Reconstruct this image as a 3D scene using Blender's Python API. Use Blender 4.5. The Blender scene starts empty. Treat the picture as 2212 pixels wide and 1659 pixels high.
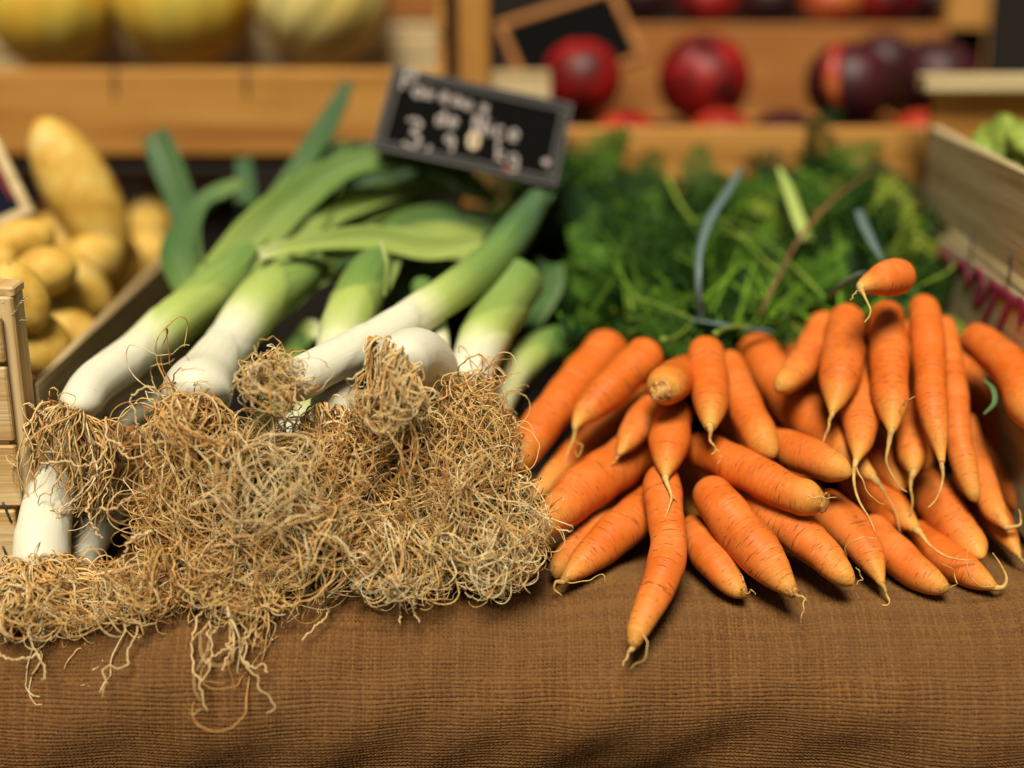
import bpy, math
import numpy as np
R = np.random.default_rng(7)
sc = bpy.context.scene
col = sc.collection
# ------------------------------------------------------------------ camera model (metres)
CAM = np.array([0.0, -0.85, 0.424]); PITCH = math.radians(18); F = 3072.0
CW, CH = 2212.0, 1659.0
FW = np.array([0, math.cos(PITCH), -math.sin(PITCH)]); UP = np.array([0, math.sin(PITCH), math.cos(PITCH)]); RT = np.array([1.0, 0, 0])
FOCUS = 0.935
def ray(px, py): return FW + RT*((px-CW/2)/F) + UP*((CH/2-py)/F)
def P(px, py, d): return CAM + ray(px, py)*d
def on(axis, val, px, py):
    r = ray(px, py); return CAM + r*((val-CAM[axis])/r[axis])

# ------------------------------------------------------------------ material helpers
def mat(name):
    m = bpy.data.materials.new(name); m.use_nodes = True
    nt = m.node_tree; b = nt.nodes['Principled BSDF']
    return m, nt, b
def N(nt, t, **kw):
    n = nt.nodes.new(t)
    for k, v in kw.items():
        if hasattr(n, k) and not k[0].isupper(): setattr(n, k, v)
        else: n.inputs[k.replace('_', ' ')].default_value = v
    return n
def L(nt, a, b): nt.links.new(a, b)
def mix(nt, fac, a, b, mode='MIX'):
    n = nt.nodes.new('ShaderNodeMix'); n.data_type = 'RGBA'; n.blend_type = mode
    for s, v in ((0, fac), (6, a), (7, b)):
        if hasattr(v, 'links') or hasattr(v, 'is_output'): L(nt, v, n.inputs[s])
        elif s == 0: n.inputs[s].default_value = v
        else: n.inputs[s].default_value = (*v, 1)
    return n.outputs[2]
def ramp(nt, fac, stops):
    r = nt.nodes.new('ShaderNodeValToRGB'); e = r.color_ramp.elements
    while len(e) < len(stops): e.new(0.5)
    for i, (p, c) in enumerate(stops):
        e[i].position = p; e[i].color = (*c, 1) if len(c) == 3 else c
    L(nt, fac, r.inputs[0]); return r.outputs[0]
def noise(nt, vec, scale, detail=3, rough=.55):
    n = N(nt, 'ShaderNodeTexNoise', Scale=scale, Detail=detail, Roughness=rough)
    if vec is not None: L(nt, vec, n.inputs['Vector'])
    return n.outputs[0]
def mapping(nt, vec, scale=(1,1,1), loc=(0,0,0)):
    n = nt.nodes.new('ShaderNodeMapping'); n.inputs['Scale'].default_value = scale; n.inputs['Location'].default_value = loc
    L(nt, vec, n.inputs['Vector']); return n.outputs[0]
def bump(nt, b, h, strength, dist):
    n = N(nt, 'ShaderNodeBump', Strength=strength, Distance=dist); L(nt, h, n.inputs['Height']); L(nt, n.outputs[0], b.inputs['Normal'])
def math_(nt, op, a, b=None):
    n = nt.nodes.new('ShaderNodeMath'); n.operation = op
    for i, v in enumerate((a, b)):
        if v is None: continue
        if hasattr(v, 'is_output'): L(nt, v, n.inputs[i])
        else: n.inputs[i].default_value = v
    return n.outputs[0]
BW = lambda lo, hi: [(lo, (0,0,0)), (hi, (1,1,1))]

def simple(name, c, rough=.6):
    m, nt, b = mat(name); b.inputs['Base Color'].default_value = (*c, 1); b.inputs['Roughness'].default_value = rough; return m
def carrot_mat():
    m, nt, b = mat('carrot_skin')
    uv = N(nt, 'ShaderNodeUVMap').outputs[0]; oi = N(nt, 'ShaderNodeObjectInfo')
    tip = N(nt, 'ShaderNodeAttribute', attribute_name='tip')
    sh = nt.nodes.new('ShaderNodeVectorMath'); sh.operation = 'ADD'; L(nt, uv, sh.inputs[0])
    cb = nt.nodes.new('ShaderNodeCombineXYZ'); L(nt, math_(nt, 'MULTIPLY', oi.outputs['Random'], 37.0), cb.inputs[2])
    L(nt, math_(nt, 'MULTIPLY', oi.outputs['Random'], 11.0), cb.inputs[0]); L(nt, cb.outputs[0], sh.inputs[1])
    v = sh.outputs[0]
    big = noise(nt, mapping(nt, v, (1,1,1)), 45, 3)
    base = ramp(nt, big, [(.3, (.72,.150,.016)), (.5, (.85,.215,.036)), (.75, (.90,.29,.07))])
    base = mix(nt, math_(nt, 'MULTIPLY', oi.outputs['Random'], .7), base, (.72,.14,.008))
    rings = noise(nt, mapping(nt, v, (30, 380, 1)), 1, 2)
    base = mix(nt, math_(nt, 'MULTIPLY', ramp(nt, rings, BW(.58, .8)), .3), base, (.82,.36,.08))
    marks = noise(nt, mapping(nt, v, (85, 850, 1)), 1, 1)
    base = mix(nt, math_(nt, 'MULTIPLY', ramp(nt, marks, BW(.64, .71)), .8), base, (.2,.06,.012))
    m2 = noise(nt, mapping(nt, v, (75, 950, 1), (3,8,2)), 1, 1)
    base = mix(nt, math_(nt, 'MULTIPLY', ramp(nt, m2, BW(.69, .74)), .5), base, (.85,.5,.2))
    sp = noise(nt, mapping(nt, v, (260, 300, 1), (9,1,2)), 1, 2)
    base = mix(nt, math_(nt, 'MULTIPLY', ramp(nt, sp, BW(.70, .76)), .7), base, (.18,.05,.01))
    tn = math_(nt, 'ADD', tip.outputs['Fac'], math_(nt, 'MULTIPLY', math_(nt, 'SUBTRACT', noise(nt, v, 260, 2), .5), .5))
    base = mix(nt, ramp(nt, tn, [(.2, (0,0,0)), (1.0, (.85,.85,.85))]), base, (.82,.44,.085))
    dk = N(nt, 'ShaderNodeAttribute', attribute_name='dark')
    dirt = noise(nt, mapping(nt, v, (1,1,1), (5,5,5)), 75, 4, .7)
    base = mix(nt, math_(nt, 'MULTIPLY', ramp(nt, dirt, BW(.56, .74)), .45), base, (.40,.13,.03))
    dn = math_(nt, 'MULTIPLY', dk.outputs['Fac'], ramp(nt, noise(nt, v, 350, 3), BW(.35, .6)))
    base = mix(nt, dn, base, (.07,.03,.012))
    L(nt, base, b.inputs['Base Color'])
    b.inputs['Specular IOR Level'].default_value = .3
    L(nt, ramp(nt, noise(nt, v, 120, 3), [(.3, (.42,)*3), (.7, (.66,)*3)]), b.inputs['Roughness'])
    b.inputs['Subsurface Weight'].default_value = .05; b.inputs['Subsurface Radius'].default_value = (1,.35,.1); b.inputs['Subsurface Scale'].default_value = .004
    h = math_(nt, 'ADD', math_(nt, 'MULTIPLY', rings, 1.0), math_(nt, 'MULTIPLY', ramp(nt, marks, BW(.64, .73)), -.8))
    h = math_(nt, 'ADD', h, math_(nt, 'MULTIPLY', noise(nt, v, 500, 2), .25))
    bump(nt, b, h, .5, .0011)
    return m
def thread_mat(name, rough=.75):
    m, nt, b = mat(name)
    a = N(nt, 'ShaderNodeAttribute', attribute_name='Col')
    g = N(nt, 'ShaderNodeNewGeometry')
    n = noise(nt, g.outputs['Position'], 420, 2)
    L(nt, mix(nt, ramp(nt, n, [(.5, (0,0,0)), (.8, (.5,.5,.5))]), a.outputs['Color'], (.36,.19,.06)), b.inputs['Base Color'])
    b.inputs['Roughness'].default_value = rough; b.inputs['Specular IOR Level'].default_value = .2
    b.inputs['Subsurface Weight'].default_value = 0
    return m
def leek_mat(name, leaf=False):
    m, nt, b = mat(name)
    g = N(nt, 'ShaderNodeAttribute', attribute_name='g'); uv = N(nt, 'ShaderNodeUVMap').outputs[0]
    st = noise(nt, mapping(nt, uv, (700, 9, 1)), 1, 2)
    big = noise(nt, mapping(nt, uv, (60, 14, 1)), 1, 3)
    f = math_(nt, 'ADD', g.outputs['Fac'], math_(nt, 'MULTIPLY', math_(nt, 'SUBTRACT', big, .5), .16))
    f = math_(nt, 'ADD', f, math_(nt, 'MULTIPLY', math_(nt, 'SUBTRACT', st, .5), .10))
    c = ramp(nt, f, [(0, (.84,.82,.66)), (.2, (.74,.78,.44)), (.38, (.44,.56,.13)), (.6, (.16,.29,.055)), (.82, (.075,.175,.055)), (1, (.045,.115,.06))])
    c = mix(nt, math_(nt, 'MULTIPLY', ramp(nt, st, BW(.5, .72)), .38 if leaf else .32), c, (.62,.68,.42))
    spk = noise(nt, mapping(nt, uv, (420, 420, 1)), 1, 2)
    c = mix(nt, math_(nt, 'MULTIPLY', ramp(nt, spk, BW(.71, .76)), .6), c, (.16,.11,.05))
    stain = noise(nt, mapping(nt, uv, (90, 60, 1), (4,4,4)), 1, 4)
    c = mix(nt, math_(nt, 'MULTIPLY', ramp(nt, stain, BW(.62, .8)), .5), c, (.55,.42,.2))
    L(nt, c, b.inputs['Base Color'])
    b.inputs['Roughness'].default_value = .5; b.inputs['Specular IOR Level'].default_value = .18 if leaf else .32
    b.inputs['Subsurface Weight'].default_value = .12 if not leaf else 0
    b.inputs['Subsurface Radius'].default_value = (.8,1,.5); b.inputs['Subsurface Scale'].default_value = .004
    bump(nt, b, st, .3, .0006)
    if leaf:
        t = N(nt, 'ShaderNodeBsdfTranslucent'); L(nt, mix(nt, .5, c, (.3,.45,.05), 'MIX'), t.inputs[0])
        ms = N(nt, 'ShaderNodeMixShader'); ms.inputs[0].default_value = .22
        out = nt.nodes['Material Output']; L(nt, b.outputs[0], ms.inputs[1]); L(nt, t.outputs[0], ms.inputs[2]); L(nt, ms.outputs[0], out.inputs[0])
    return m
def frond_mat():
    m, nt, b = mat('carrot_frond')
    a = N(nt, 'ShaderNodeAttribute', attribute_name='Col')
    L(nt, a.outputs['Color'], b.inputs['Base Color']); b.inputs['Roughness'].default_value = .6; b.inputs['Specular IOR Level'].default_value = .15
    t = N(nt, 'ShaderNodeBsdfTranslucent'); L(nt, a.outputs['Color'], t.inputs[0])
    ms = N(nt, 'ShaderNodeMixShader'); ms.inputs[0].default_value = .2
    out = nt.nodes['Material Output']; L(nt, b.outputs[0], ms.inputs[1]); L(nt, t.outputs[0], ms.inputs[2]); L(nt, ms.outputs[0], out.inputs[0])
    return m
_w = {}
def wood(kind, axis):
    key = (kind, axis)
    if key in _w: return _w[key]
    cs = {'gold': ((.50,.225,.035), (.64,.32,.07), (.33,.12,.02)), 'pale': ((.62,.47,.24), (.78,.63,.36), (.42,.29,.13)),
          'beige': ((.60,.48,.25), (.74,.62,.37), (.40,.29,.14)), 'brown': ((.16,.07,.025), (.26,.12,.045), (.08,.035,.015)),
          'orange': ((.40,.145,.025), (.50,.21,.045), (.24,.075,.014)), 'post': ((.68,.44,.17), (.84,.63,.34), (.44,.25,.08))}[kind]
    m, nt, b = mat('wood_' + kind)
    tc = N(nt, 'ShaderNodeTexCoord'); oi = N(nt, 'ShaderNodeObjectInfo')
    cb = nt.nodes.new('ShaderNodeCombineXYZ')
    for i in range(3): L(nt, math_(nt, 'MULTIPLY', oi.outputs['Random'], 5.0+i), cb.inputs[i])
    ad = nt.nodes.new('ShaderNodeVectorMath'); ad.operation = 'ADD'; L(nt, tc.outputs['Object'], ad.inputs[0]); L(nt, cb.outputs[0], ad.inputs[1])
    s = [60, 60, 60]; s[axis] = 2.5
    g1 = noise(nt, mapping(nt, ad.outputs[0], s), 1, 4, .6)
    s2 = [420, 420, 420]; s2[axis] = 14
    g2 = noise(nt, mapping(nt, ad.outputs[0], s2), 1, 3)
    c = ramp(nt, g1, [(.3, cs[2]), (.45, cs[0]), (.62, cs[1]), (.72, cs[0])])
    c = mix(nt, math_(nt, 'MULTIPLY', ramp(nt, g2, BW(.5, .75)), .35), c, cs[2])
    blot = noise(nt, ad.outputs[0], 9, 3)
    c = mix(nt, math_(nt, 'MULTIPLY', ramp(nt, blot, BW(.5, .8)), .35), c, cs[2])
    L(nt, c, b.inputs['Base Color']); b.inputs['Roughness'].default_value = .7
    bump(nt, b, math_(nt, 'ADD', g1, g2), .5, .0012)
    _w[key] = m; return m
def fruit_mat(name, stops, scale, rough, spk=None, spkcol=(.1,.05,.02), stretch=(1,1,1), bscale=200, bstr=.2):
    m, nt, b = mat(name)
    tc = N(nt, 'ShaderNodeTexCoord'); oi = N(nt, 'ShaderNodeObjectInfo')
    cb = nt.nodes.new('ShaderNodeCombineXYZ')
    for i in range(3): L(nt, math_(nt, 'MULTIPLY', oi.outputs['Random'], 3.0+2*i), cb.inputs[i])
    ad = nt.nodes.new('ShaderNodeVectorMath'); ad.operation = 'ADD'; L(nt, tc.outputs['Object'], ad.inputs[0]); L(nt, cb.outputs[0], ad.inputs[1])
    n = noise(nt, mapping(nt, ad.outputs[0], stretch), scale, 3)
    c = ramp(nt, n, stops)
    if spk:
        c = mix(nt, ramp(nt, noise(nt, ad.outputs[0], spk, 2), [(.66, (0,0,0)), (.74, (.6,.6,.6))]), c, spkcol)
    sa = N(nt, 'ShaderNodeAttribute', attribute_name='mark')
    c = mix(nt, sa.outputs['Fac'], c, (.10,.14,.03))
    L(nt, c, b.inputs['Base Color']); b.inputs['Roughness'].default_value = rough
    bump(nt, b, noise(nt, ad.outputs[0], bscale, 3), bstr, .001)
    return m
def cloth_mat():
    m, nt, b = mat('burlap_weave')
    a = N(nt, 'ShaderNodeAttribute', attribute_name='Col')
    g = N(nt, 'ShaderNodeNewGeometry')
    n = noise(nt, g.outputs['Position'], 14, 4)
    c = mix(nt, ramp(nt, n, BW(.35, .7)), a.outputs['Color'], (.20,.105,.04), 'MIX')
    c = mix(nt, .55, a.outputs['Color'], c)
    c = mix(nt, math_(nt, 'MULTIPLY', noise(nt, g.outputs['Position'], 1500, 2), .5), c, (.09,.045,.018))
    L(nt, c, b.inputs['Base Color']); b.inputs['Roughness'].default_value = .9
    b.inputs['Specular IOR Level'].default_value = .15
    return m
M = dict(carrot=carrot_mat(), root=thread_mat('root_fibre'), leek=leek_mat('leek_skin'), leaf=leek_mat('leek_leaf', True), frond=frond_mat(), cloth=cloth_mat())
M['tail'] = fruit_mat('carrot_tail', [(.3, (.55,.30,.07)), (.6, (.78,.52,.17))], 90, .6, 300, (.2,.1,.04))
M['scar'] = fruit_mat('carrot_scar', [(.35, (.12,.05,.015)), (.5, (.62,.26,.05)), (.65, (.85,.55,.2))], 160, .7, 240, (.06,.03,.01), bstr=.8)
M['stem'] = fruit_mat('green_stem', [(.3, (.12,.22,.02)), (.7, (.30,.40,.05))], 60, .5)
M['peach'] = fruit_mat('peach_skin', [(.30, (.04,.002,.003)), (.42, (.16,.002,.003)), (.55, (.38,.006,.004)), (.80, (.58,.14,.03))], 18, .5)
M['peach_dark'] = fruit_mat('dark_peach_skin', [(.35, (.018,.004,.007)), (.6, (.06,.004,.008)), (.8, (.20,.01,.01))], 14, .5)
M['peach_blush'] = fruit_mat('blushed_peach_skin', [(.3, (.22,.008,.008)), (.5, (.45,.04,.015)), (.7, (.62,.30,.05))], 14, .4)
M['potato'] = fruit_mat('potato_skin', [(.3, (.56,.29,.035)), (.45, (.76,.46,.075)), (.56, (.83,.54,.11)), (.72, (.88,.66,.24))], 48, .65, 110, (.22,.1,.03))
M['melon'] = fruit_mat('melon_rind', [(.3, (.78,.42,.03)), (.5, (.80,.55,.07)), (.7, (.62,.56,.10))], 18, .55, 60, (.35,.30,.07))
M['pale_melon'] = fruit_mat('striped_melon_rind', [(.3, (.80,.62,.16)), (.6, (.86,.74,.28))], 14, .5)
M['lettuce'] = fruit_mat('lettuce_leaf', [(.3, (.18,.30,.03)), (.6, (.36,.46,.08)), (.8, (.6,.66,.4))], 30, .5)
def matt(n, c, r=.9, s=.04):
    m = simple(n, c, r); m.node_tree.nodes['Principled BSDF'].inputs['Specular IOR Level'].default_value = s; return m
M['slate'] = matt('chalkboard_black', (.005,.005,.005))
M['slate_blue'] = matt('chalkboard_blue', (.008,.012,.026))
M['frame'] = matt('dark_plastic_frame', (.016,.015,.015), .6, .2)
M['line'] = simple('light_border_line', (.11,.105,.10), .6)
M['chalk'] = simple('white_chalk_ink', (.42,.37,.35), .8)
M['chalk_warm'] = simple('warm_chalk_ink', (.75,.6,.4), .8)
M['red'] = simple('red_paint', (.4,.03,.02), .6)
M['pink'] = simple('magenta_marker', (.36,.03,.10), .7)
M['steel'] = simple('staple_steel', (.06,.05,.045), .45)
M['tie'] = simple('blue_grey_tie', (.13,.20,.19), .3)
M['soil'] = simple('dark_soil', (.03,.02,.013), .95)
M['dark'] = simple('dark_stall_wood', (.012,.007,.004), .9)

# ------------------------------------------------------------------ mesh helpers
def link(name, v, quads, m, root=None, rootloc=None, tris=None, attrs=None, uv=None, smooth=True):
    v = np.asarray(v, dtype=np.float64)
    loc = np.zeros(3) if rootloc is None else np.asarray(rootloc)
    if root is None and rootloc is None: loc = np.array([v[:,0].mean(), v[:,1].mean(), v[:,2].min()])
    v = v - loc
    me = bpy.data.meshes.new(name)
    q = np.asarray(quads, dtype=np.int32).reshape(-1, 4); t = np.zeros((0,3), np.int32) if tris is None else np.asarray(tris, dtype=np.int32).reshape(-1, 3)
    me.vertices.add(len(v)); me.vertices.foreach_set('co', v.ravel().astype(np.float32))
    idx = np.concatenate([q.ravel(), t.ravel()])
    me.loops.add(len(idx)); me.loops.foreach_set('vertex_index', idx)
    st = np.concatenate([np.arange(len(q))*4, len(q)*4 + np.arange(len(t))*3]).astype(np.int32)
    me.polygons.add(len(st)); me.polygons.foreach_set('loop_start', st)
    me.update(calc_edges=True)
    me.polygons.foreach_set('use_smooth', np.full(len(st), smooth))
    for k, a in (attrs or {}).items():
        a = np.asarray(a, dtype=np.float32)
        if a.ndim == 1:
            at = me.attributes.new(k, 'FLOAT', 'POINT'); at.data.foreach_set('value', a)
        else:
            at = me.attributes.new(k, 'FLOAT_COLOR', 'POINT'); at.data.foreach_set('color', np.c_[a, np.ones(len(a))].astype(np.float32).ravel())
    if uv is not None:
        l = me.uv_layers.new(name='UVMap'); l.data.foreach_set('uv', np.asarray(uv, dtype=np.float32)[idx].ravel())
    me.materials.append(m); me.validate()
    o = bpy.data.objects.new(name, me); col.objects.link(o)
    if root is None: o.location = loc
    else: o.parent = root
    return o
def tag(o, label=None, cat=None, group=None, kind=None):
    for k, x in (('label', label), ('category', cat), ('group', group), ('kind', kind)):
        if x: o[k] = x
    return o
def empty(name, loc, label, cat, group=None):
    o = bpy.data.objects.new(name, None); o.empty_display_size = .02; col.objects.link(o); o.location = loc
    return tag(o, label, cat, group)
def spline(pts, n, pw=.5):
    """Catmull-Rom (centripetal-ish, chord parametrised) through rows of pts; all columns interpolated"""
    p = np.asarray(pts, float)
    if len(p) == 2: p = np.array([p[0], (p[0]+p[1])/2, p[1]])
    t = np.r_[0, np.cumsum(np.maximum(np.linalg.norm(np.diff(p[:,:3], axis=0), axis=1), 1e-6)**pw)]
    m = np.zeros_like(p)
    m[1:-1] = (p[2:]-p[:-2])/(t[2:]-t[:-2])[:,None]
    m[0] = (p[1]-p[0])/(t[1]-t[0]); m[-1] = (p[-1]-p[-2])/(t[-1]-t[-2])
    x = np.linspace(0, t[-1], n); i = np.clip(np.searchsorted(t, x, 'right')-1, 0, len(t)-2)
    h = (t[i+1]-t[i]); s = (x-t[i])/h; h = h[:,None]; s = s[:,None]
    return (2*s**3-3*s**2+1)*p[i] + (s**3-2*s**2+s)*h*m[i] + (-2*s**3+3*s**2)*p[i+1] + (s**3-s**2)*h*m[i+1]
def resample(c, n):
    t = np.r_[0, np.cumsum(np.linalg.norm(np.diff(c[:,:3], axis=0), axis=1))]
    x = np.linspace(0, t[-1], n); return np.stack([np.interp(x, t, c[:,k]) for k in range(c.shape[1])], 1)
def tangents(p):
    t = np.gradient(p, axis=0); return t/np.maximum(np.linalg.norm(t, axis=1), 1e-9)[:,None]
def frames(p, up=(0,0,1)):
    t = tangents(p); n = np.zeros_like(p); u = np.array(up, float)
    if abs(np.dot(u, t[0])) > .95: u = np.array([0,1.0,0])
    n0 = u - t[0]*np.dot(u, t[0]); n0 /= np.linalg.norm(n0)
    for i in range(len(p)):
        n0 = n0 - t[i]*np.dot(n0, t[i]); n0 /= np.linalg.norm(n0); n[i] = n0
    return t, n, np.cross(t, n)
def tube(p, r, sides=16, bumpf=None, cap=True, squash=1.0):
    """returns verts, quads, tris, uv(m), s-index; r may be (n,) ; bumpf(theta,len)->(n,sides) factor"""
    n = len(p); t, a, b = frames(p)
    th = np.linspace(0, 2*math.pi, sides, endpoint=False)
    ln = np.r_[0, np.cumsum(np.linalg.norm(np.diff(p, axis=0), axis=1))]
    rr = np.repeat(r[:,None], sides, 1)
    if bumpf is not None: rr = rr*bumpf(th[None,:], ln[:,None])
    v = p[:,None,:] + rr[:,:,None]*(np.cos(th)[None,:,None]*a[:,None,:]*squash + np.sin(th)[None,:,None]*b[:,None,:])
    v = v.reshape(-1, 3)
    i, j = np.meshgrid(np.arange(n-1), np.arange(sides), indexing='ij'); j2 = (j+1) % sides
    q = np.stack([i*sides+j, i*sides+j2, (i+1)*sides+j2, (i+1)*sides+j], -1).reshape(-1, 4)
    rm = np.maximum(np.median(r), 1e-4)
    uv = np.stack([np.repeat((np.abs(th-math.pi))[None,:], n, 0)*rm, np.repeat(ln[:,None], sides, 1)], -1).reshape(-1, 2)
    tr = []
    if cap:
        v = np.vstack([v, p[0]-t[0]*0, p[-1]]); uv = np.vstack([uv, [0,0], [0,ln[-1]]])
        k = n*sides
        for jj in range(sides):
            tr.append((k, (jj+1) % sides, jj)); tr.append((k+1, (n-1)*sides+jj, (n-1)*sides+(jj+1) % sides))
    return v, q, tr, uv
def strands(C, rad, cols, sides=3):
    """C (S,K,3), rad (S,K), cols (S,3) -> one mesh of thin tubes"""
    S, K, _ = C.shape
    t = np.gradient(C, axis=1); t /= np.maximum(np.linalg.norm(t, axis=2, keepdims=True), 1e-9)
    ref = np.where(np.abs(t[...,2:3]) > .9, np.array([1.0,0,0]), np.array([0,0,1.0]))
    a = np.cross(t, ref); a /= np.maximum(np.linalg.norm(a, axis=2, keepdims=True), 1e-9); b = np.cross(t, a)
    th = np.arange(sides)*2*math.pi/sides
    v = C[:,:,None,:] + rad[:,:,None,None]*(np.cos(th)[None,None,:,None]*a[:,:,None,:] + np.sin(th)[None,None,:,None]*b[:,:,None,:])
    v = v.reshape(-1, 3)
    s, k, j = np.meshgrid(np.arange(S), np.arange(K-1), np.arange(sides), indexing='ij'); j2 = (j+1) % sides
    o = s*K*sides
    q = np.stack([o+k*sides+j, o+k*sides+j2, o+(k+1)*sides+j2, o+(k+1)*sides+j], -1).reshape(-1, 4)
    return v, q, np.repeat(cols, K*sides, 0)
def box(c, s, mname, name, root, rootloc, rot=None, bevel=.0015, kind=None, jag=0):
    """bevelled board of centre c size s (world axes or rot 3x3)"""
    hx, hy, hz = [x/2 for x in s]; be = min(bevel, hx*.4, hy*.4, hz*.4)
    import itertools
    pts = []
    for sx, sy, sz in itertools.product((-1,1), repeat=3):
        pts += [(sx*hx, sy*(hy-be), sz*(hz-be)), (sx*(hx-be), sy*hy, sz*(hz-be)), (sx*(hx-be), sy*(hy-be), sz*hz)]
    import bmesh
    bm = bmesh.new(); vs = [bm.verts.new(p) for p in pts]
    bmesh.ops.convex_hull(bm, input=vs)
    bmesh.ops.dissolve_limit(bm, angle_limit=.01, verts=bm.verts[:], edges=bm.edges[:])
    me = bpy.data.meshes.new(name); bm.to_mesh(me); bm.free(); me.materials.append(mname)
    o = bpy.data.objects.new(name, me); col.objects.link(o)
    c = np.asarray(c, float)
    if rot is not None:
        from mathutils import Matrix
        o.rotation_euler = Matrix(np.asarray(rot).tolist()).to_euler()
    if root is not None: o.parent = root; o.location = c - np.asarray(rootloc)
    else: o.location = c
    return o
def blob(c, r, m, name, rot=None, nlat=24, nlon=32, shape=None, root=None, rootloc=None, attrs=None):
    """lumpy spheroid, shape(theta(0..pi), phi)->radius factor"""
    th = np.linspace(0.02, math.pi-.02, nlat)[:,None]; ph = np.linspace(0, 2*math.pi, nlon, endpoint=False)[None,:]
    f = np.ones((nlat, nlon)) if shape is None else shape(th, ph)*np.ones((nlat, nlon))
    r = np.asarray(r, float)
    v = np.stack([f*np.sin(th)*np.cos(ph)*r[0], f*np.sin(th)*np.sin(ph)*r[1], f*np.cos(th)*np.ones_like(ph)*r[2]], -1).reshape(-1, 3)
    i, j = np.meshgrid(np.arange(nlat-1), np.arange(nlon), indexing='ij'); j2 = (j+1) % nlon
    q = np.stack([i*nlon+j, (i+1)*nlon+j, (i+1)*nlon+j2, i*nlon+j2], -1).reshape(-1, 4)
    v = np.vstack([v, v[:nlon].mean(0), v[-nlon:].mean(0)]); k = nlat*nlon
    tr = [(k, jj, (jj+1) % nlon) for jj in range(nlon)] + [(k+1, (nlat-1)*nlon+(jj+1) % nlon, (nlat-1)*nlon+jj) for jj in range(nlon)]
    if rot is not None: v = v @ np.asarray(rot).T
    at = {}
    if attrs: at = {kk: np.r_[(ff(th, ph)*np.ones((nlat, nlon))).ravel(), 0, 0] for kk, ff in attrs.items()}
    return link(name, v+np.asarray(c), q, m, root, rootloc, tris=tr, attrs=at)
def rotz_to(axis, twist=0):
    z = np.asarray(axis, float); z /= np.linalg.norm(z)
    u = np.array([1.0,0,0]) if abs(z[0]) < .9 else np.array([0,1.0,0])
    x = np.cross(u, z); x /= np.linalg.norm(x); y = np.cross(z, x)
    c, s = math.cos(twist), math.sin(twist)
    return np.stack([x*c+y*s, -x*s+y*c, z], 1)
def lumps(seed, amp, k=3):
    r = np.random.default_rng(seed); A = r.normal(size=(k*3, 3)); ph = r.uniform(0, 6.28, k*3)
    def f(th, p):
        d = np.stack([np.sin(th)*np.cos(p), np.sin(th)*np.sin(p), np.cos(th)*np.ones_like(p)], -1)
        o = 0
        for i in range(k*3): o = o + np.sin(d@A[i]*(1.2+.5*(i % k)) + ph[i])
        return 1+amp*o/(k*1.5)
    return f

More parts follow.
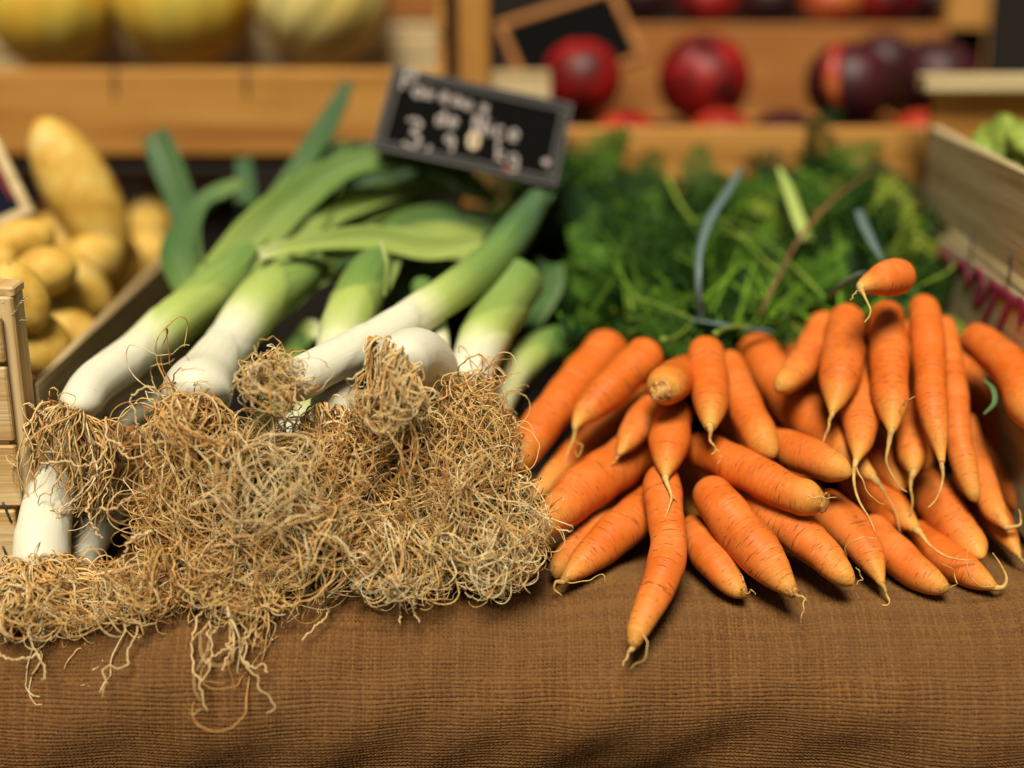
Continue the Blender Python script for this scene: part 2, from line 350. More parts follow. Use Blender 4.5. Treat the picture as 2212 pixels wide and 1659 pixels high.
# ------------------------------------------------------------------ burlap cloth (real woven relief)
PROF = np.array([(.22,-.003),(.10,-.003),(.03,-.003),(-.006,-.008),(-.032,-.030),(-.044,-.060),(-.043,-.090),(-.035,-.125),(-.020,-.165),(-.004,-.21),(.004,-.26),(.006,-.33)])
def cloth():
    pc = spline(np.c_[PROF, np.zeros(len(PROF))][:, [0,1,2]], 1200); pc = pc[:, :2]
    ln = np.r_[0, np.cumsum(np.linalg.norm(np.diff(pc, axis=0), axis=1))]
    pitch = .0026; per = 5
    nu = int(.86/pitch)*per; nv = int(ln[-1]/pitch)*per
    a = (np.arange(nu)/per)[None,:]; b = (np.arange(nv)/per)[:,None]
    x = -.43 + a*pitch; s = b*pitch
    py = np.interp(s, ln, pc[:,0]); pz = np.interp(s, ln, pc[:,1])
    ty = np.gradient(py[:,0]); tz = np.gradient(pz[:,0]); tn = np.hypot(ty, tz); ny = (tz/tn)[:,None]; nz = (-ty/tn)[:,None]   # outward normal
    front = 1/(1+np.exp(-(s-.205)/.012))
    w = .008*np.sin(x*11+1.1+s*9)*front + .0035*np.sin(x*19+s*22+.4)*front + .002*np.sin(x*41-s*18+2)*front + .0012*np.sin(x*70+s*95+2*np.sin(x*9))*front
    w = w + front*.010*np.exp(-((x-.055)/.045)**2-((s-.30)/.04)**2) + front*.008*np.exp(-((x+.12)/.06)**2-((s-.31)/.04)**2) + front*.009*np.exp(-((x-.2)/.06)**2-((s-.285)/.035)**2)
    w = w + front*.003*np.sin((x-.15)*30+s*14)*np.exp(-((x-.18)/.12)**2)*np.exp(-((s-.31)/.05)**2)
    w = w + .006*np.exp(-((x-.075)/.03)**2-((s-.185)/.02)**2) - .004*np.exp(-((x-.03)/.018)**2-((s-.20)/.03)**2)
    # weave, thread paths wander a little
    def wob(u, k, amp):
        r = np.random.default_rng(k); o = 0
        for i in range(5):
            o = o + np.sin(u*r.uniform(.05,.5)+r.uniform(0,6))*r.uniform(.3,1)
        return amp*o
    U = a + wob(b, 1, .12) + wob(a, 5, .22) + .12*np.sin(a*.9+b*.23); V = b + wob(a, 2, .12) + wob(b, 6, .22) + .12*np.sin(b*.8-a*.31)
    iu = np.floor(U).astype(int); iv = np.floor(V).astype(int); fu = U-iu; fv = V-iv
    rw = np.random.default_rng(3).uniform(size=2000); rf = np.random.default_rng(4).uniform(size=2000)
    tw = .34+.12*rw[iu % 2000]+.035*np.sin(V*.7+rw[(iu*3) % 2000]*40); tf = .34+.12*rf[iv % 2000]+.035*np.sin(U*.6+rf[(iv*3) % 2000]*40)
    cw = np.sqrt(np.clip(1-((fu-.5)/tw)**2, 0, 1)); cf = np.sqrt(np.clip(1-((fv-.5)/tf)**2, 0, 1))
    sp = lambda q_: np.sign(q_)*np.abs(q_)**.7
    hw = np.where(cw > 0, cw*.42 + .75*np.where(iu % 2 == 0, 1, -1)*sp(np.sin(math.pi*V)) - .3, -1.0)
    hf = np.where(cf > 0, cf*.42 - .75*np.where(iv % 2 == 0, 1, -1)*sp(np.sin(math.pi*U)) - .3, -1.0)
    h = np.maximum(hw, hf); h = np.maximum(h, -1.0)
    rnd = np.where(hw > hf, rw[(iu*7) % 2000], rf[(iv*5) % 2000])
    fib = R.normal(size=h.shape)*.11
    D = w + (h+fib)*.00105
    yy = py + ny*D*-1*-1; zz = pz + nz*D
    v = np.stack([x*np.ones_like(yy), yy, zz], -1).reshape(-1, 3)
    c1 = np.array([.135,.054,.016]); c2 = np.array([.33,.162,.050])
    cc = c1 + (c2-c1)*np.clip(rnd*.55+.2+fib*1.6, 0, 1).reshape(-1)[:,None]
    i, j = np.meshgrid(np.arange(nv-1), np.arange(nu-1), indexing='ij')
    q = np.stack([i*nu+j, (i+1)*nu+j, (i+1)*nu+j+1, i*nu+j+1], -1).reshape(-1, 4)
    gap = np.clip((-.45-h)/.3, 0, 1).reshape(-1)[:,None]; cc = cc*(1-gap)+np.array([.045,.02,.009])*gap   # shade in the weave gaps, painted into the vertex colour as dark brown
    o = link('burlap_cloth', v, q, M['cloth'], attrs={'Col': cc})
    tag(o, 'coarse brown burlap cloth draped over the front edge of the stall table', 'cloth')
cloth()
# cloth-front limit used by hanging things: y of the outer face for a given z
def yfront(z):
    zz = PROF[3:,1][::-1]; yy = PROF[3:,0][::-1]; return np.interp(z, zz, yy)
st = box((0, .72, -.03), (2.4, 1.0, .05), M['dark'], 'table_top', None, None); tag(st, kind='structure')
st = box((.05, 1.18, .25), (3.0, .02, 1.1), M['dark'], 'added_backdrop', None, None); tag(st, 'dark board added behind the stacked crates to darken the background', 'board')  # added backing, blocks low sky light and darkens the gaps between crates

# ------------------------------------------------------------------ carrots
def carrot(pts, label, tail=None, hair=None, crown=0, dark=0, blunt=False, stemp=None, group='loose carrots heaped on the burlap', lum=.045, dullend=False):
    """pts (px,py,width_px,depth) crown -> tip"""
    W = np.array([[*P(a, b, d), w*.935*d/F/2] for a, b, w, d in pts])
    c = resample(spline(W, 160), 70)
    p = c[:,:3]; r = c[:,3].copy(); ln = np.r_[0, np.cumsum(np.linalg.norm(np.diff(p, axis=0), axis=1))]; T = ln[-1]
    rc = r[0]; x = ln/(rc*.9); r *= np.where(x < 1, np.sqrt(np.clip(1-(1-x)**2, 0, 1))*.97+.03, 1)
    re = max(r[-1], r[-4])*(1.5 if blunt or r[-1] > .005 else 1.0); x = (T-ln)/max(re, 1e-4)
    if not blunt: r *= 1-.16*np.clip((ln/T-.45)/.55, 0, 1)**2
    if not tail: r *= np.where(x < 1, np.sqrt(np.clip(1-(1-x)**2, 0, 1))*.9+.1, 1)
    if tail: r *= 1-.30*np.clip((ln/T-.80)/.20, 0, 1)**1.5
    rg = np.random.default_rng(sum(map(ord, label)))
    ks = rg.uniform(0, 6.28, 8)
    def bf(th, l):
        o = 1 + lum*.6*np.sin(l*95+ks[0]+np.sin(th+ks[1])) + lum*.5*np.sin(l*210+ks[2]+1.5*np.sin(th*1+ks[3])) + lum*.5*np.sin(th*2+l*25+ks[4]) + lum*.25*np.sin(th*3-l*60+ks[5]) + lum*.9*np.sin(l*48+ks[6])
        o = o + lum*.22*np.sin(l*620+ks[6]+.8*np.sin(th*2+ks[7]))*np.clip(l/T-.3, 0, 1)
        return o
    v, q, tr, uv = tube(p, r, 26, bf)
    tipv = np.clip((ln/T-.55)/.45, 0, 1)**1.8; tipv = np.r_[np.repeat(tipv, 26), 0, 1]
    dk = np.clip((ln/T-.93)/.05, 0, 1)*dark; dk = np.r_[np.repeat(dk, 26), 0, dark]
    if dark > 0: dk[:26*2] = .0
    root = empty('carrot', p[0], label, 'carrot', group)
    link('carrot_body', v, q, M['carrot'], root, p[0], tris=tr, attrs={'tip': tipv, 'dark': dk}, uv=uv)
    def thin(pp, name, m, r0, r1, jit=.0006):
        w = np.array([P(a, b, d) for a, b, d in pp]); cc = resample(spline(w, 60), 34)
        cc = cc + np.c_[np.sin(np.arange(34)*.42+ks[0]), np.sin(np.arange(34)*.5+ks[1]), np.sin(np.arange(34)*.37+ks[2])]*jit
        x_ = np.linspace(0, 1, 34); rr = (r1+(min(r0, .0013)-r1)*(1-x_)+max(r0-.0013, 0)*np.clip(1-x_*2.2, 0, 1)**1.9)*(1+.07*np.sin(np.arange(34)*1.3+ks[3]))
        vv, qq, tt, uu = tube(cc, rr, 8); link(name, vv, qq, m, root, p[0], tris=tt, uv=uu)
    if blunt:
        e = p[-1]-p[-8]; e /= np.linalg.norm(e); rs = r[-12]*.55
        blob(p[-1]-e*.0012, (rs, rs, .0022), M['scar'], 'broken_end', rotz_to(e), 14, 28, shape=lambda th, ph: lumps(9, .12, 3)(th, ph)*(1+.05*np.sin(ph*7)), root=root, rootloc=p[0])
    if tail:
        pa, pb = pts[-2], pts[-1]; s = .35
        st = (pb[0]-(pb[0]-pa[0])*.12, pb[1]-(pb[1]-pa[1])*.12, pb[3]-(pb[3]-pa[3])*.12)
        thin([st, (pb[0], pb[1], pb[3])]+[(a, b, pb[3]+(z[0] if z else 0)) for a, b, *z in tail], 'root_tail', M['tail'], r[-1]*1.0, .0004, .0003)
    if hair:
        for hh in (hair if isinstance(hair[0], list) else [hair]): thin(hh, 'root_hair', M['tail'], .0005, .00025, .0005)
    if stemp:
        for sp in stemp: thin(sp, 'leaf_stem', M['stem'], .0028, .0014, .0003)
    return root
C = carrot
# left hand bunch
C([(1332,735,105,1.09),(1255,820,105,1.06),(1185,900,100,1.03),(1135,965,92,1.01),(1088,1022,70,.99)], 'long thick carrot nearest the leeks, its tip under the leek roots',
  stemp=[[(1352,725,1.09),(1385,708,1.1),(1365,670,1.11),(1358,632,1.12)], [(1360,720,1.09),(1400,705,1.11),(1460,690,1.12),(1520,690,1.13)]])
C([(1414,748,84,1.05),(1362,800,88,1.035),(1305,852,88,1.02),(1262,893,66,1.01),(1242,922,30,1.0)], 'carrot with a long yellowish tail lying on top of the thick carrot beside the leeks',
  tail=[(1240,945),(1226,980),(1222,1010)], hair=[(1237,950,1.0),(1256,962,.99),(1250,985,.99),(1240,975,.99)],
  stemp=[[(1430,735,1.05),(1465,725,1.08),(1490,700,1.1),(1503,678,1.12)]])
C([(1400,800,70,1.12),(1340,875,72,1.09),(1262,955,72,1.06),(1195,1030,66,1.02),(1150,1078,44,1.0)], 'slim shaded carrot running under the tailed carrot down to the root heap', hair=[[(1152,1085,1.0),(1180,1062,.98),(1195,1040,.98),(1215,1020,.97)]])
C([(1485,795,70,1.06),(1470,812,92,1.03),(1448,828,96,.99),(1425,846,86,.965)], 'stubby carrot pointing at the viewer with a broken scarred end', blunt=True, dark=.55)
C([(1524,735,74,1.04),(1527,780,88,1.025),(1533,840,87,1.0),(1536,885,76,.98),(1534,922,48,.965)], 'straight plump carrot in the middle with a short curly tail, crown beside the blue tie',
  tail=[(1535,952),(1546,972),(1537,982)], hair=[[(1545,968,.965),(1558,990,.965),(1551,1000,.965)]], stemp=[[(1545,722,1.04),(1570,708,1.06),(1620,705,1.08)]])
C([(1572,770,66,1.06),(1590,830,78,1.03),(1620,900,84,1.005),(1647,950,82,.985),(1672,988,54,.975)], 'smooth carrot with a bare pointed tip, just below the straight plump one', dark=.3)
C([(1412,872,66,1.045),(1385,910,72,1.02),(1358,950,60,1.0),(1338,980,26,.99)], 'small short carrot with a tiny hooked tail under the broken stub', tail=[(1332,992),(1322,1001)])
C([(1462,880,78,1.03),(1450,920,86,1.005),(1445,965,88,.985),(1440,1003,60,.97),(1438,1030,30,.96)], 'wide shouldered carrot below the stub, its wiry tail hanging over the longest carrot',
  tail=[(1444,1055,-.004),(1451,1078,-.01),(1440,1108,-.015),(1431,1130,-.018)], hair=[[(1450,1070,.952),(1462,1082,.952)]])
C([(1430,945,80,1.07),(1380,975,108,1.04),(1310,1020,116,1.01),(1235,1080,110,.985),(1180,1128,74,.965),(1138,1160,30,.955)], 'fat carrot slanting down to the root heap, palest at its tip',
  hair=[[(1172,1110,.95),(1215,1075,.93),(1210,1095,.93),(1190,1110,.94)], [(1185,1120,.945),(1205,1145,.93),(1220,1165,.93),(1240,1172,.93)]])
C([(1345,1105,60,1.03),(1290,1140,66,1.0),(1235,1190,64,.98),(1207,1225,50,.965),(1201,1250,28,.96)], 'narrow carrot half hidden behind the lowest carrot beside the root heap', dark=.35)
C([(1420,1070,80,1.02),(1365,1120,92,.99),(1300,1180,88,.97),(1245,1228,66,.955),(1215,1256,30,.948)], 'lowest carrot beside the root heap, with a dark thread curled at its tip', dark=.7,
  tail=[(1200,1258),(1198,1272),(1214,1288)], hair=[[(1225,1258,.945),(1270,1255,.94),(1300,1240,.935),(1308,1262,.935)]])
C([(1432,1015,78,.99),(1430,1060,92,.975),(1440,1130,84,.955),(1445,1185,82,.94),(1430,1245,84,.925),(1405,1305,80,.912),(1380,1360,72,.903),(1366,1398,44,.897)],
  'longest carrot, lying alone in front over the burlap edge with a brown tip', dark=.75, tail=[(1356,1415),(1344,1440)], hair=[[(1388,1370,.893),(1400,1395,.887),(1388,1425,.885),(1360,1445,.888)]], lum=.05)
C([(1530,1055,80,.99),(1550,1085,104,.97),(1592,1138,110,.955),(1640,1195,102,.94),(1680,1245,80,.93),(1718,1284,44,.92)], 'fat front carrot with a blunt round shoulder and scuffed dark tip beside the longest carrot', dark=.8,
  tail=[(1735,1290),(1742,1298)], hair=[[(1738,1290,.918),(1735,1320,.915),(1728,1345,.915)]])
C([(1495,1130,56,1.0),(1515,1170,84,.975),(1550,1220,88,.955),(1585,1265,66,.942),(1612,1290,30,.935)], 'scarred carrot wedged between the longest carrot and the fat front one', dark=.7, hair=[[(1602,1280,.93),(1606,1255,.925),(1600,1240,.925)], [(1608,1285,.93),(1625,1275,.925),(1632,1285,.925)]])
C([(1500,965,70,1.03),(1545,985,94,1.0),(1620,1020,98,.975),(1700,1062,92,.955),(1750,1078,84,.945),(1785,1086,56,.94)], 'thick carrot lying almost level with a dry twig stuck to its blunt end', blunt=True, dark=.4,
  hair=[[(1745,1072,.925),(1765,1074,.923),(1805,1076,.923)]])
C([(1640,950,70,1.04),(1690,968,88,1.01),(1745,985,92,.985),(1800,1008,84,.965),(1838,1026,54,.955)], 'carrot with pale cracks across its tip, lying under the hanging tails', dark=.2)
C([(1618,740,90,1.12),(1662,800,104,1.09),(1715,865,104,1.06),(1775,930,98,1.03),(1830,985,88,1.0),(1885,1030,46,.985)], 'very long carrot running from the tie down behind the hanging tails', tail=[(1915,1070),(1935,1110),(1945,1150)])
C([(1700,745,60,1.14),(1730,790,70,1.11),(1760,850,70,1.08)], 'carrot crown peeking out behind the very long carrot, mostly hidden')
C([(1790,690,76,1.08),(1762,745,82,1.05),(1722,800,78,1.02),(1680,842,46,.995)], 'short bent carrot with a scabby cream tip, leaning left from the upper bunch', dark=.45)
C([(1832,675,84,1.06),(1822,740,96,1.03),(1815,810,97,1.0),(1806,860,70,.985),(1797,892,26,.975)], 'plump tapered carrot with a straight pale tail, next to the short bent one', tail=[(1790,920),(1783,942),(1775,960)])
C([(1915,665,78,1.05),(1917,730,94,1.025),(1921,810,92,1.0),(1926,880,74,.98),(1926,930,34,.965)], 'carrot below the knobbly one, with ringed tip and long curved tail', tail=[(1917,970),(1917,1005),(1938,1045),(1960,1064)], hair=[[(1945,880,.965),(1962,862,.955),(1978,858,.955)]])
C([(1955,600,66,1.0),(1935,598,88,.99),(1908,604,80,.98),(1880,612,56,.972),(1860,620,46,.966)], 'knobbly round carrot lying sideways on top of the heap', tail=[(1866,640,-.01),(1880,665,-.012),(1876,685,-.012),(1868,698,-.014)],
  hair=[[(1852,628,.955),(1843,640,.952),(1838,650,.952)]], lum=.03)
C([(1993,648,60,1.05),(2000,700,78,1.03),(2008,790,82,1.005),(2012,870,76,.985),(2025,940,52,.97),(2035,1000,24,.96)], 'smooth long carrot right of the knobbly one, ending in a thin hooked tail', tail=[(2035,1045),(2022,1078),(2005,1096)])
C([(2035,690,46,1.07),(2050,760,62,1.045),(2062,850,62,1.02),(2068,940,66,1.0),(2088,1020,58,.985),(2108,1085,34,.975)], 'slim wavy carrot pressed against the smooth long one', dark=.4)
C([(2095,725,74,1.07),(2140,755,84,1.04),(2185,800,92,1.01),(2215,860,104,.985),(2245,930,108,.97)], 'thick bent carrot at the edge beside the wooden crate')
C([(1862,760,70,1.06),(1858,830,84,1.03),(1860,900,88,1.0),(1858,955,66,.98),(1850,995,26,.965)], 'carrot with a long forked tail between the plump and ringed carrots', tail=[(1843,1035,-.01),(1858,1085,-.015),(1880,1125,-.02),(1893,1152,-.022)],
  hair=[[(1852,1010,.955),(1868,1050,.95),(1895,1085,.947),(1912,1090,.945)]])
C([(1955,860,60,1.04),(1963,920,70,1.02),(1970,980,70,.995),(1973,1020,40,.98)], 'carrot with a scraped tip and knotted brown tail between the ringed and hooked carrots', dark=.4, tail=[(1966,1055),(1972,1080),(1965,1112)])
C([(1860,930,80,1.06),(1900,985,88,1.03),(1935,1030,66,1.01),(1948,1060,40,1.0)], 'stumpy red-orange carrot in shade under the knotted tail')
C([(1975,930,60,1.06),(1990,985,58,1.035),(1995,1010,40,1.02)], 'carrot stub seen only between the knotted and hooked tails')
C([(1590,1055,80,1.01),(1640,1090,108,.985),(1710,1140,108,.965),(1775,1195,92,.945),(1815,1235,68,.935),(1843,1264,34,.928)], 'front carrot crossed by black cracks', dark=.3, hair=[[(1850,1262,.925),(1862,1250,.922),(1850,1225,.92)]], lum=.06)
C([(1770,1085,86,1.02),(1825,1135,98,.985),(1868,1185,88,.965),(1893,1232,58,.95),(1905,1262,28,.942)], 'dark reddish carrot with a tapering tail on the burlap, behind the cracked one', tail=[(1918,1290),(1919,1307),(1905,1306)], dark=.1,
  hair=[[(1830,1210,.94),(1826,1185,.93),(1850,1165,.925),(1895,1160,.925)]])
C([(1880,1130,76,1.01),(1915,1180,90,.98),(1965,1225,84,.96),(2010,1255,68,.948),(2050,1274,34,.94)], 'curved carrot lying along the burlap with a black thread at its tip', dark=.6,
  hair=[[(2052,1270,.935),(2066,1262,.93),(2060,1235,.93),(2035,1215,.93)]])
C([(1970,1150,80,1.02),(2025,1195,88,.985),(2080,1230,84,.965),(2125,1255,60,.952),(2152,1270,28,.945)], 'carrot with a big dark loop of root around its tip', dark=.5,
  hair=[[(2150,1268,.938),(2110,1262,.935),(2088,1225,.93),(2092,1190,.93)]], tail=[(2168,1266),(2172,1240),(2145,1195)])
C([(1830,1020,70,1.06),(1880,1062,86,1.03),(1935,1105,80,1.0),(1978,1142,42,.98)], 'shaded carrot whose long wiry tail sweeps across two others', tail=[(2010,1178,-.02),(2050,1205,-.03),(2110,1210,-.03)])
C([(1960,1000,76,1.06),(2000,1055,96,1.03),(2050,1120,98,1.0),(2095,1175,86,.98),(2122,1205,46,.965)], 'large smooth carrot slanting down behind the looped one')
C([(2085,900,46,1.07),(2100,970,56,1.045),(2125,1050,66,1.01),(2150,1105,66,.985),(2175,1138,38,.972)], 'thin carrot whose tip bends sharply up at the end', tail=[(2195,1138),(2206,1125),(2200,1100)])
C([(2110,960,70,1.1),(2160,1020,90,1.07),(2215,1080,92,1.04),(2270,1140,70,1.02)], 'glossy carrot leaving the frame behind the sharply bent tip')
C([(2090,800,80,1.13),(2140,870,100,1.10),(2200,950,104,1.07),(2260,1030,96,1.05)], 'dark shaded carrot under the thick bent carrot')
C([(2075,1020,70,1.05),(2125,1085,78,1.02),(2170,1150,58,.99),(2200,1198,26,.975)], 'narrow carrot in deep shade behind the bent tip', tail=[(2216,1222),(2230,1240)])
C([(2140,1120,70,1.08),(2190,1170,80,1.05),(2240,1220,70,1.03)], 'lowest carrot at the far end of the heap, in shadow')
# carrots that fill the heap
for k, pp in enumerate([[(1560,860,80,1.12),(1600,930,84,1.09),(1640,1000,70,1.06)], [(1480,960,80,1.12),(1500,1050,90,1.08),(1510,1120,80,1.05)], [(1650,1000,80,1.09),(1720,1060,90,1.07),(1800,1110,84,1.05)],
        [(1750,900,80,1.13),(1790,960,80,1.1),(1850,1010,70,1.08)], [(1700,880,80,1.12),(1650,930,80,1.1),(1620,990,70,1.08)], [(1900,1040,90,1.1),(1960,1100,96,1.08),(2020,1170,86,1.06)],
        [(1960,700,90,1.12),(1975,800,90,1.1),(1985,900,80,1.09)], [(2040,1080,90,1.1),(2110,1170,90,1.07),(2170,1230,70,1.05)], [(1820,880,80,1.13),(1850,960,90,1.12),(1900,1020,80,1.1)],
        [(1560,1060,80,1.08),(1620,1150,90,1.05),(1660,1200,80,1.03)], [(1720,1110,80,1.08),(1790,1180,90,1.05),(1830,1220,70,1.02)], [(1420,1000,80,1.12),(1350,1080,90,1.08),(1290,1150,70,1.05)],
        [(2060,760,80,1.14),(2090,860,90,1.12),(2120,960,90,1.1)]]):
    C(pp, 'carrot buried in the shadow inside the heap, seen only through gaps', group='carrots buried inside the heap')

# ------------------------------------------------------------------ leeks
def tuft(root, rl, base, dirv, cen, Rp, n, Ln, spread=80, curl=1.0, light=.5, droop=.12, rb=.011, seed=1, flat=1.0, rad=(.0004,.00082)):
    """root tuft: base (px,py,d); dirv (right,up,toward); cen (px,py,d) and Rp bound the mop"""
    rg = np.random.default_rng(seed)
    n = int(n*.6)
    B = P(*base); A = RT*dirv[0]+UP*dirv[1]-FW*dirv[2]; A /= np.linalg.norm(A)
    Ce = P(*cen); Rm = Rp*cen[2]/F; K = 34
    x = np.cross(A, UP+.3*RT); x /= np.linalg.norm(x); y = np.cross(A, x)
    ph = rg.uniform(0, 6.28, n); u = np.sqrt(rg.uniform(0, 1, n))
    p = B + rb*u[:,None]*(np.cos(ph)[:,None]*x + np.sin(ph)[:,None]*y)
    th = np.radians(spread)*(u*.75+.25*rg.uniform(0, 1, n))
    d = np.cos(th)[:,None]*A + np.sin(th)[:,None]*(np.cos(ph)[:,None]*x + np.sin(ph)[:,None]*y)
    ln = Ln*rg.uniform(.45, 1.3, n); step = ln/K
    kv = rg.normal(size=(6, 3))*95; kp = rg.uniform(0, 6.28, (6, 3)); kw = rg.normal(size=(6,3))*40
    ar = np.zeros((n, 3)); C_ = np.zeros((n, K, 3)); C_[:,0] = p
    kink = rg.uniform(.2, 1.0, n)[:,None]*curl; gdr = rg.uniform(.1, 1.8, n)[:,None]*droop*(1 if droop > .15 else .45)
    for k in range(1, K):
        f = sum(np.sin(p@kv[i]+kp[i][0])[:,None]*kw[i] for i in range(6))/200
        ar = .45*ar + rg.normal(size=(n, 3))*.24
        kk = (rg.uniform(size=(n,1)) < .30)*rg.normal(size=(n,3))*.70
        d = d + .15*curl*f + ar*kink*.45 + kk*kink + rg.normal(size=(n,3))*.10*kink; d[:,2] -= gdr[:,0]
        o = (p-Ce)/Rm; o[:,2] /= flat; m = np.linalg.norm(o, axis=1, keepdims=True)
        d = d - np.where(m > .8, (m-.8)*.7, 0)*o/np.maximum(m, 1e-6)
        d /= np.linalg.norm(d, axis=1, keepdims=True)
        p = p + d*step[:,None]
        # rest on the cloth
        ins = (p[:,1] > -.004) & (p[:,2] < .0015); p[ins,2] = .0015+rg.uniform(0, .002, ins.sum())
        yf = yfront(p[:,2])-.006; ins = (p[:,2] < -.004) & (p[:,1] > yf); p[ins,1] = yf[ins]
        C_[:,k] = p
    taper = np.linspace(1, .45, K)[None,:]; r = rg.uniform(*rad, n)[:,None]*taper*(1+.15*rg.normal(size=(n, K)))
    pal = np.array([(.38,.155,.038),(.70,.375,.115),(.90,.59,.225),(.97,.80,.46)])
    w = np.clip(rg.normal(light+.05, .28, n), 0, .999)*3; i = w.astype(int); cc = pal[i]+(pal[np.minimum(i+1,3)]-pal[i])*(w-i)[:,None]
    v, q, c = strands(C_, r, cc, 4)
    o = link('root_tuft', v, q, M['root'], root, rl, attrs={'Col': c}); o['kind'] = 'stuff'
    return o
def leek(label, shaft=None, tufts=(), leaves=(), blades=(), sides=36, bulb=0, seed=0):
    root = empty('leek', P(*[(shaft or leaves[0]['p'])[0][i] for i in (0, 1, 3)]), label, 'leek', 'leeks piled with their roots to the front')
    rl = np.array(root.location)
    if shaft:
        W = np.array([[*P(a, b, d), w*d/F/2, g] for a, b, w, d, g in shaft])
        c = resample(spline(W, 300), 160); p = c[:,:3]; r = c[:,3].copy(); ln = np.r_[0, np.cumsum(np.linalg.norm(np.diff(p, axis=0), axis=1))]
        x = ln/(r[0]*.8); r *= np.where(x < 1, np.sqrt(np.clip(1-(1-x)**2, 0, 1))*.9+.1, 1)
        rg = np.random.default_rng(seed+50); ks = rg.uniform(0, 6.28, 6)
        def bf(th, l):
            o = 1+.018*np.sin(th*2+ks[0]+l*12)+.012*np.sin(th*3+ks[1]-l*20)+.006*np.sin(th*11+ks[2])*np.clip(l*20, 0, 1)
            # overlapping sheath edges: small steps winding round the shaft
            for k, (l0, a0) in enumerate(((.055, ks[3]), (.10, ks[4]), (.15, ks[5]))):
                e = l-(l0+.028*np.cos(th-a0)); o = o-.055/(1+np.exp(-e/.0010))+.02*l/.05*0+.05*np.clip(e, 0, .05)/.05
            return o
        v, q, tr, uv = tube(p, r, sides, bf)
        thg = np.linspace(0, 2*math.pi, sides, endpoint=False)[None,:]; gg = c[:,4][:,None]*np.ones((1, sides))
        for k_, (l0, a0) in enumerate(((.055, ks[3]), (.10, ks[4]), (.15, ks[5]))):   # each outer sheath is greener than the one it wraps
            e = ln[:,None]-(l0+.028*np.cos(thg-a0)); gg = gg+np.clip(c[:,4][:,None]*4, 0, 1)*.075/(1+np.exp(-e/.0010))-.02
        g = np.r_[np.clip(gg, 0, 1).ravel(), c[0,4], c[-1,4]]
        link('leek_shaft', v, q, M['leek'], root, rl, tris=tr, attrs={'g': g}, uv=uv)
    for lf in leaves:
        pts = lf['p']; W = np.array([[*P(a, b, d), w*d/F/2, g] for a, b, w, d, g in pts])
        n = 60; c = resample(spline(W, 160), n); p = c[:,:3]; t = tangents(p)
        ang = math.radians(lf.get('a', 20)); f = lf.get('f', .35)
        nr = (-FW*math.cos(ang)+np.array([0,0,1])*.5+RT*math.sin(ang)); nr = nr[None,:] - t*(t@nr)[:,None]; nr /= np.linalg.norm(nr, axis=1, keepdims=True)
        tw = np.radians(lf.get('tw', 0))*np.linspace(0, 1, n); b0 = np.cross(t, nr)
        n2 = nr*np.cos(tw)[:,None]+b0*np.sin(tw)[:,None]; b2 = np.cross(t, n2)
        k = 13; s = np.linspace(-1, 1, k)
        hw = c[:,3]
        prof = -f*(1-np.abs(s)**1.3) if not lf.get('hem') else -f*np.sqrt(1-s**2)
        wav = .06*np.sin(np.linspace(0, 14, n)+len(pts))[:,None]*np.abs(s)[None,:]**2*np.sign(s)[None,:]
        v = p[:,None,:] + b2[:,None,:]*(s[None,:]*hw[:,None])[:,:,None] + n2[:,None,:]*((prof[None,:]+wav)*hw[:,None])[:,:,None]
        if lf.get('hem'):
            gr = (.93+.095*np.clip(np.arange(n)/15, 0, 1))[:,None,None]; v = p[:,None,:]+(v-p[:,None,:])*gr
            v = v + t[:,None,:]*(lf['hem']*(.35+s[None,:]*.5*lf.get('sk', 1)+np.abs(s[None,:])**2*.8)*hw[:,None]*np.linspace(1, 0, n)[:,None]**1.5)[:,:,None]
        und = v - n2[:,None,:]*.0009
        ln = np.r_[0, np.cumsum(np.linalg.norm(np.diff(p, axis=0), axis=1))]
        i, j = np.meshgrid(np.arange(n-1), np.arange(k-1), indexing='ij')
        q = np.stack([i*k+j, i*k+j+1, (i+1)*k+j+1, (i+1)*k+j], -1).reshape(-1, 4); o = n*k
        q2 = q[:, ::-1]+o
        e = []
        for ii in range(n-1):
            e += [(ii*k, (ii+1)*k, o+(ii+1)*k, o+ii*k), (ii*k+k-1, o+ii*k+k-1, o+(ii+1)*k+k-1, (ii+1)*k+k-1)]
        for jj in range(k-1):
            e += [(jj, o+jj, o+jj+1, jj+1), ((n-1)*k+jj, (n-1)*k+jj+1, o+(n-1)*k+jj+1, o+(n-1)*k+jj)]
        uv = np.stack([np.repeat(s[None,:], n, 0)*hw.mean()+.3, np.repeat(ln[:,None], k, 1)], -1).reshape(-1, 2)
        link('leek_leaf', np.vstack([v.reshape(-1,3), und.reshape(-1,3)]), np.vstack([q, q2, e]), M['leaf'], root, rl, attrs={'g': np.tile(np.repeat(c[:,4], k), 2)}, uv=np.vstack([uv, uv]))
    for tf in tufts: tuft(root, rl, *tf[0], **tf[1])
    return root
def LF(*p, **k): return dict(p=list(p), **k)
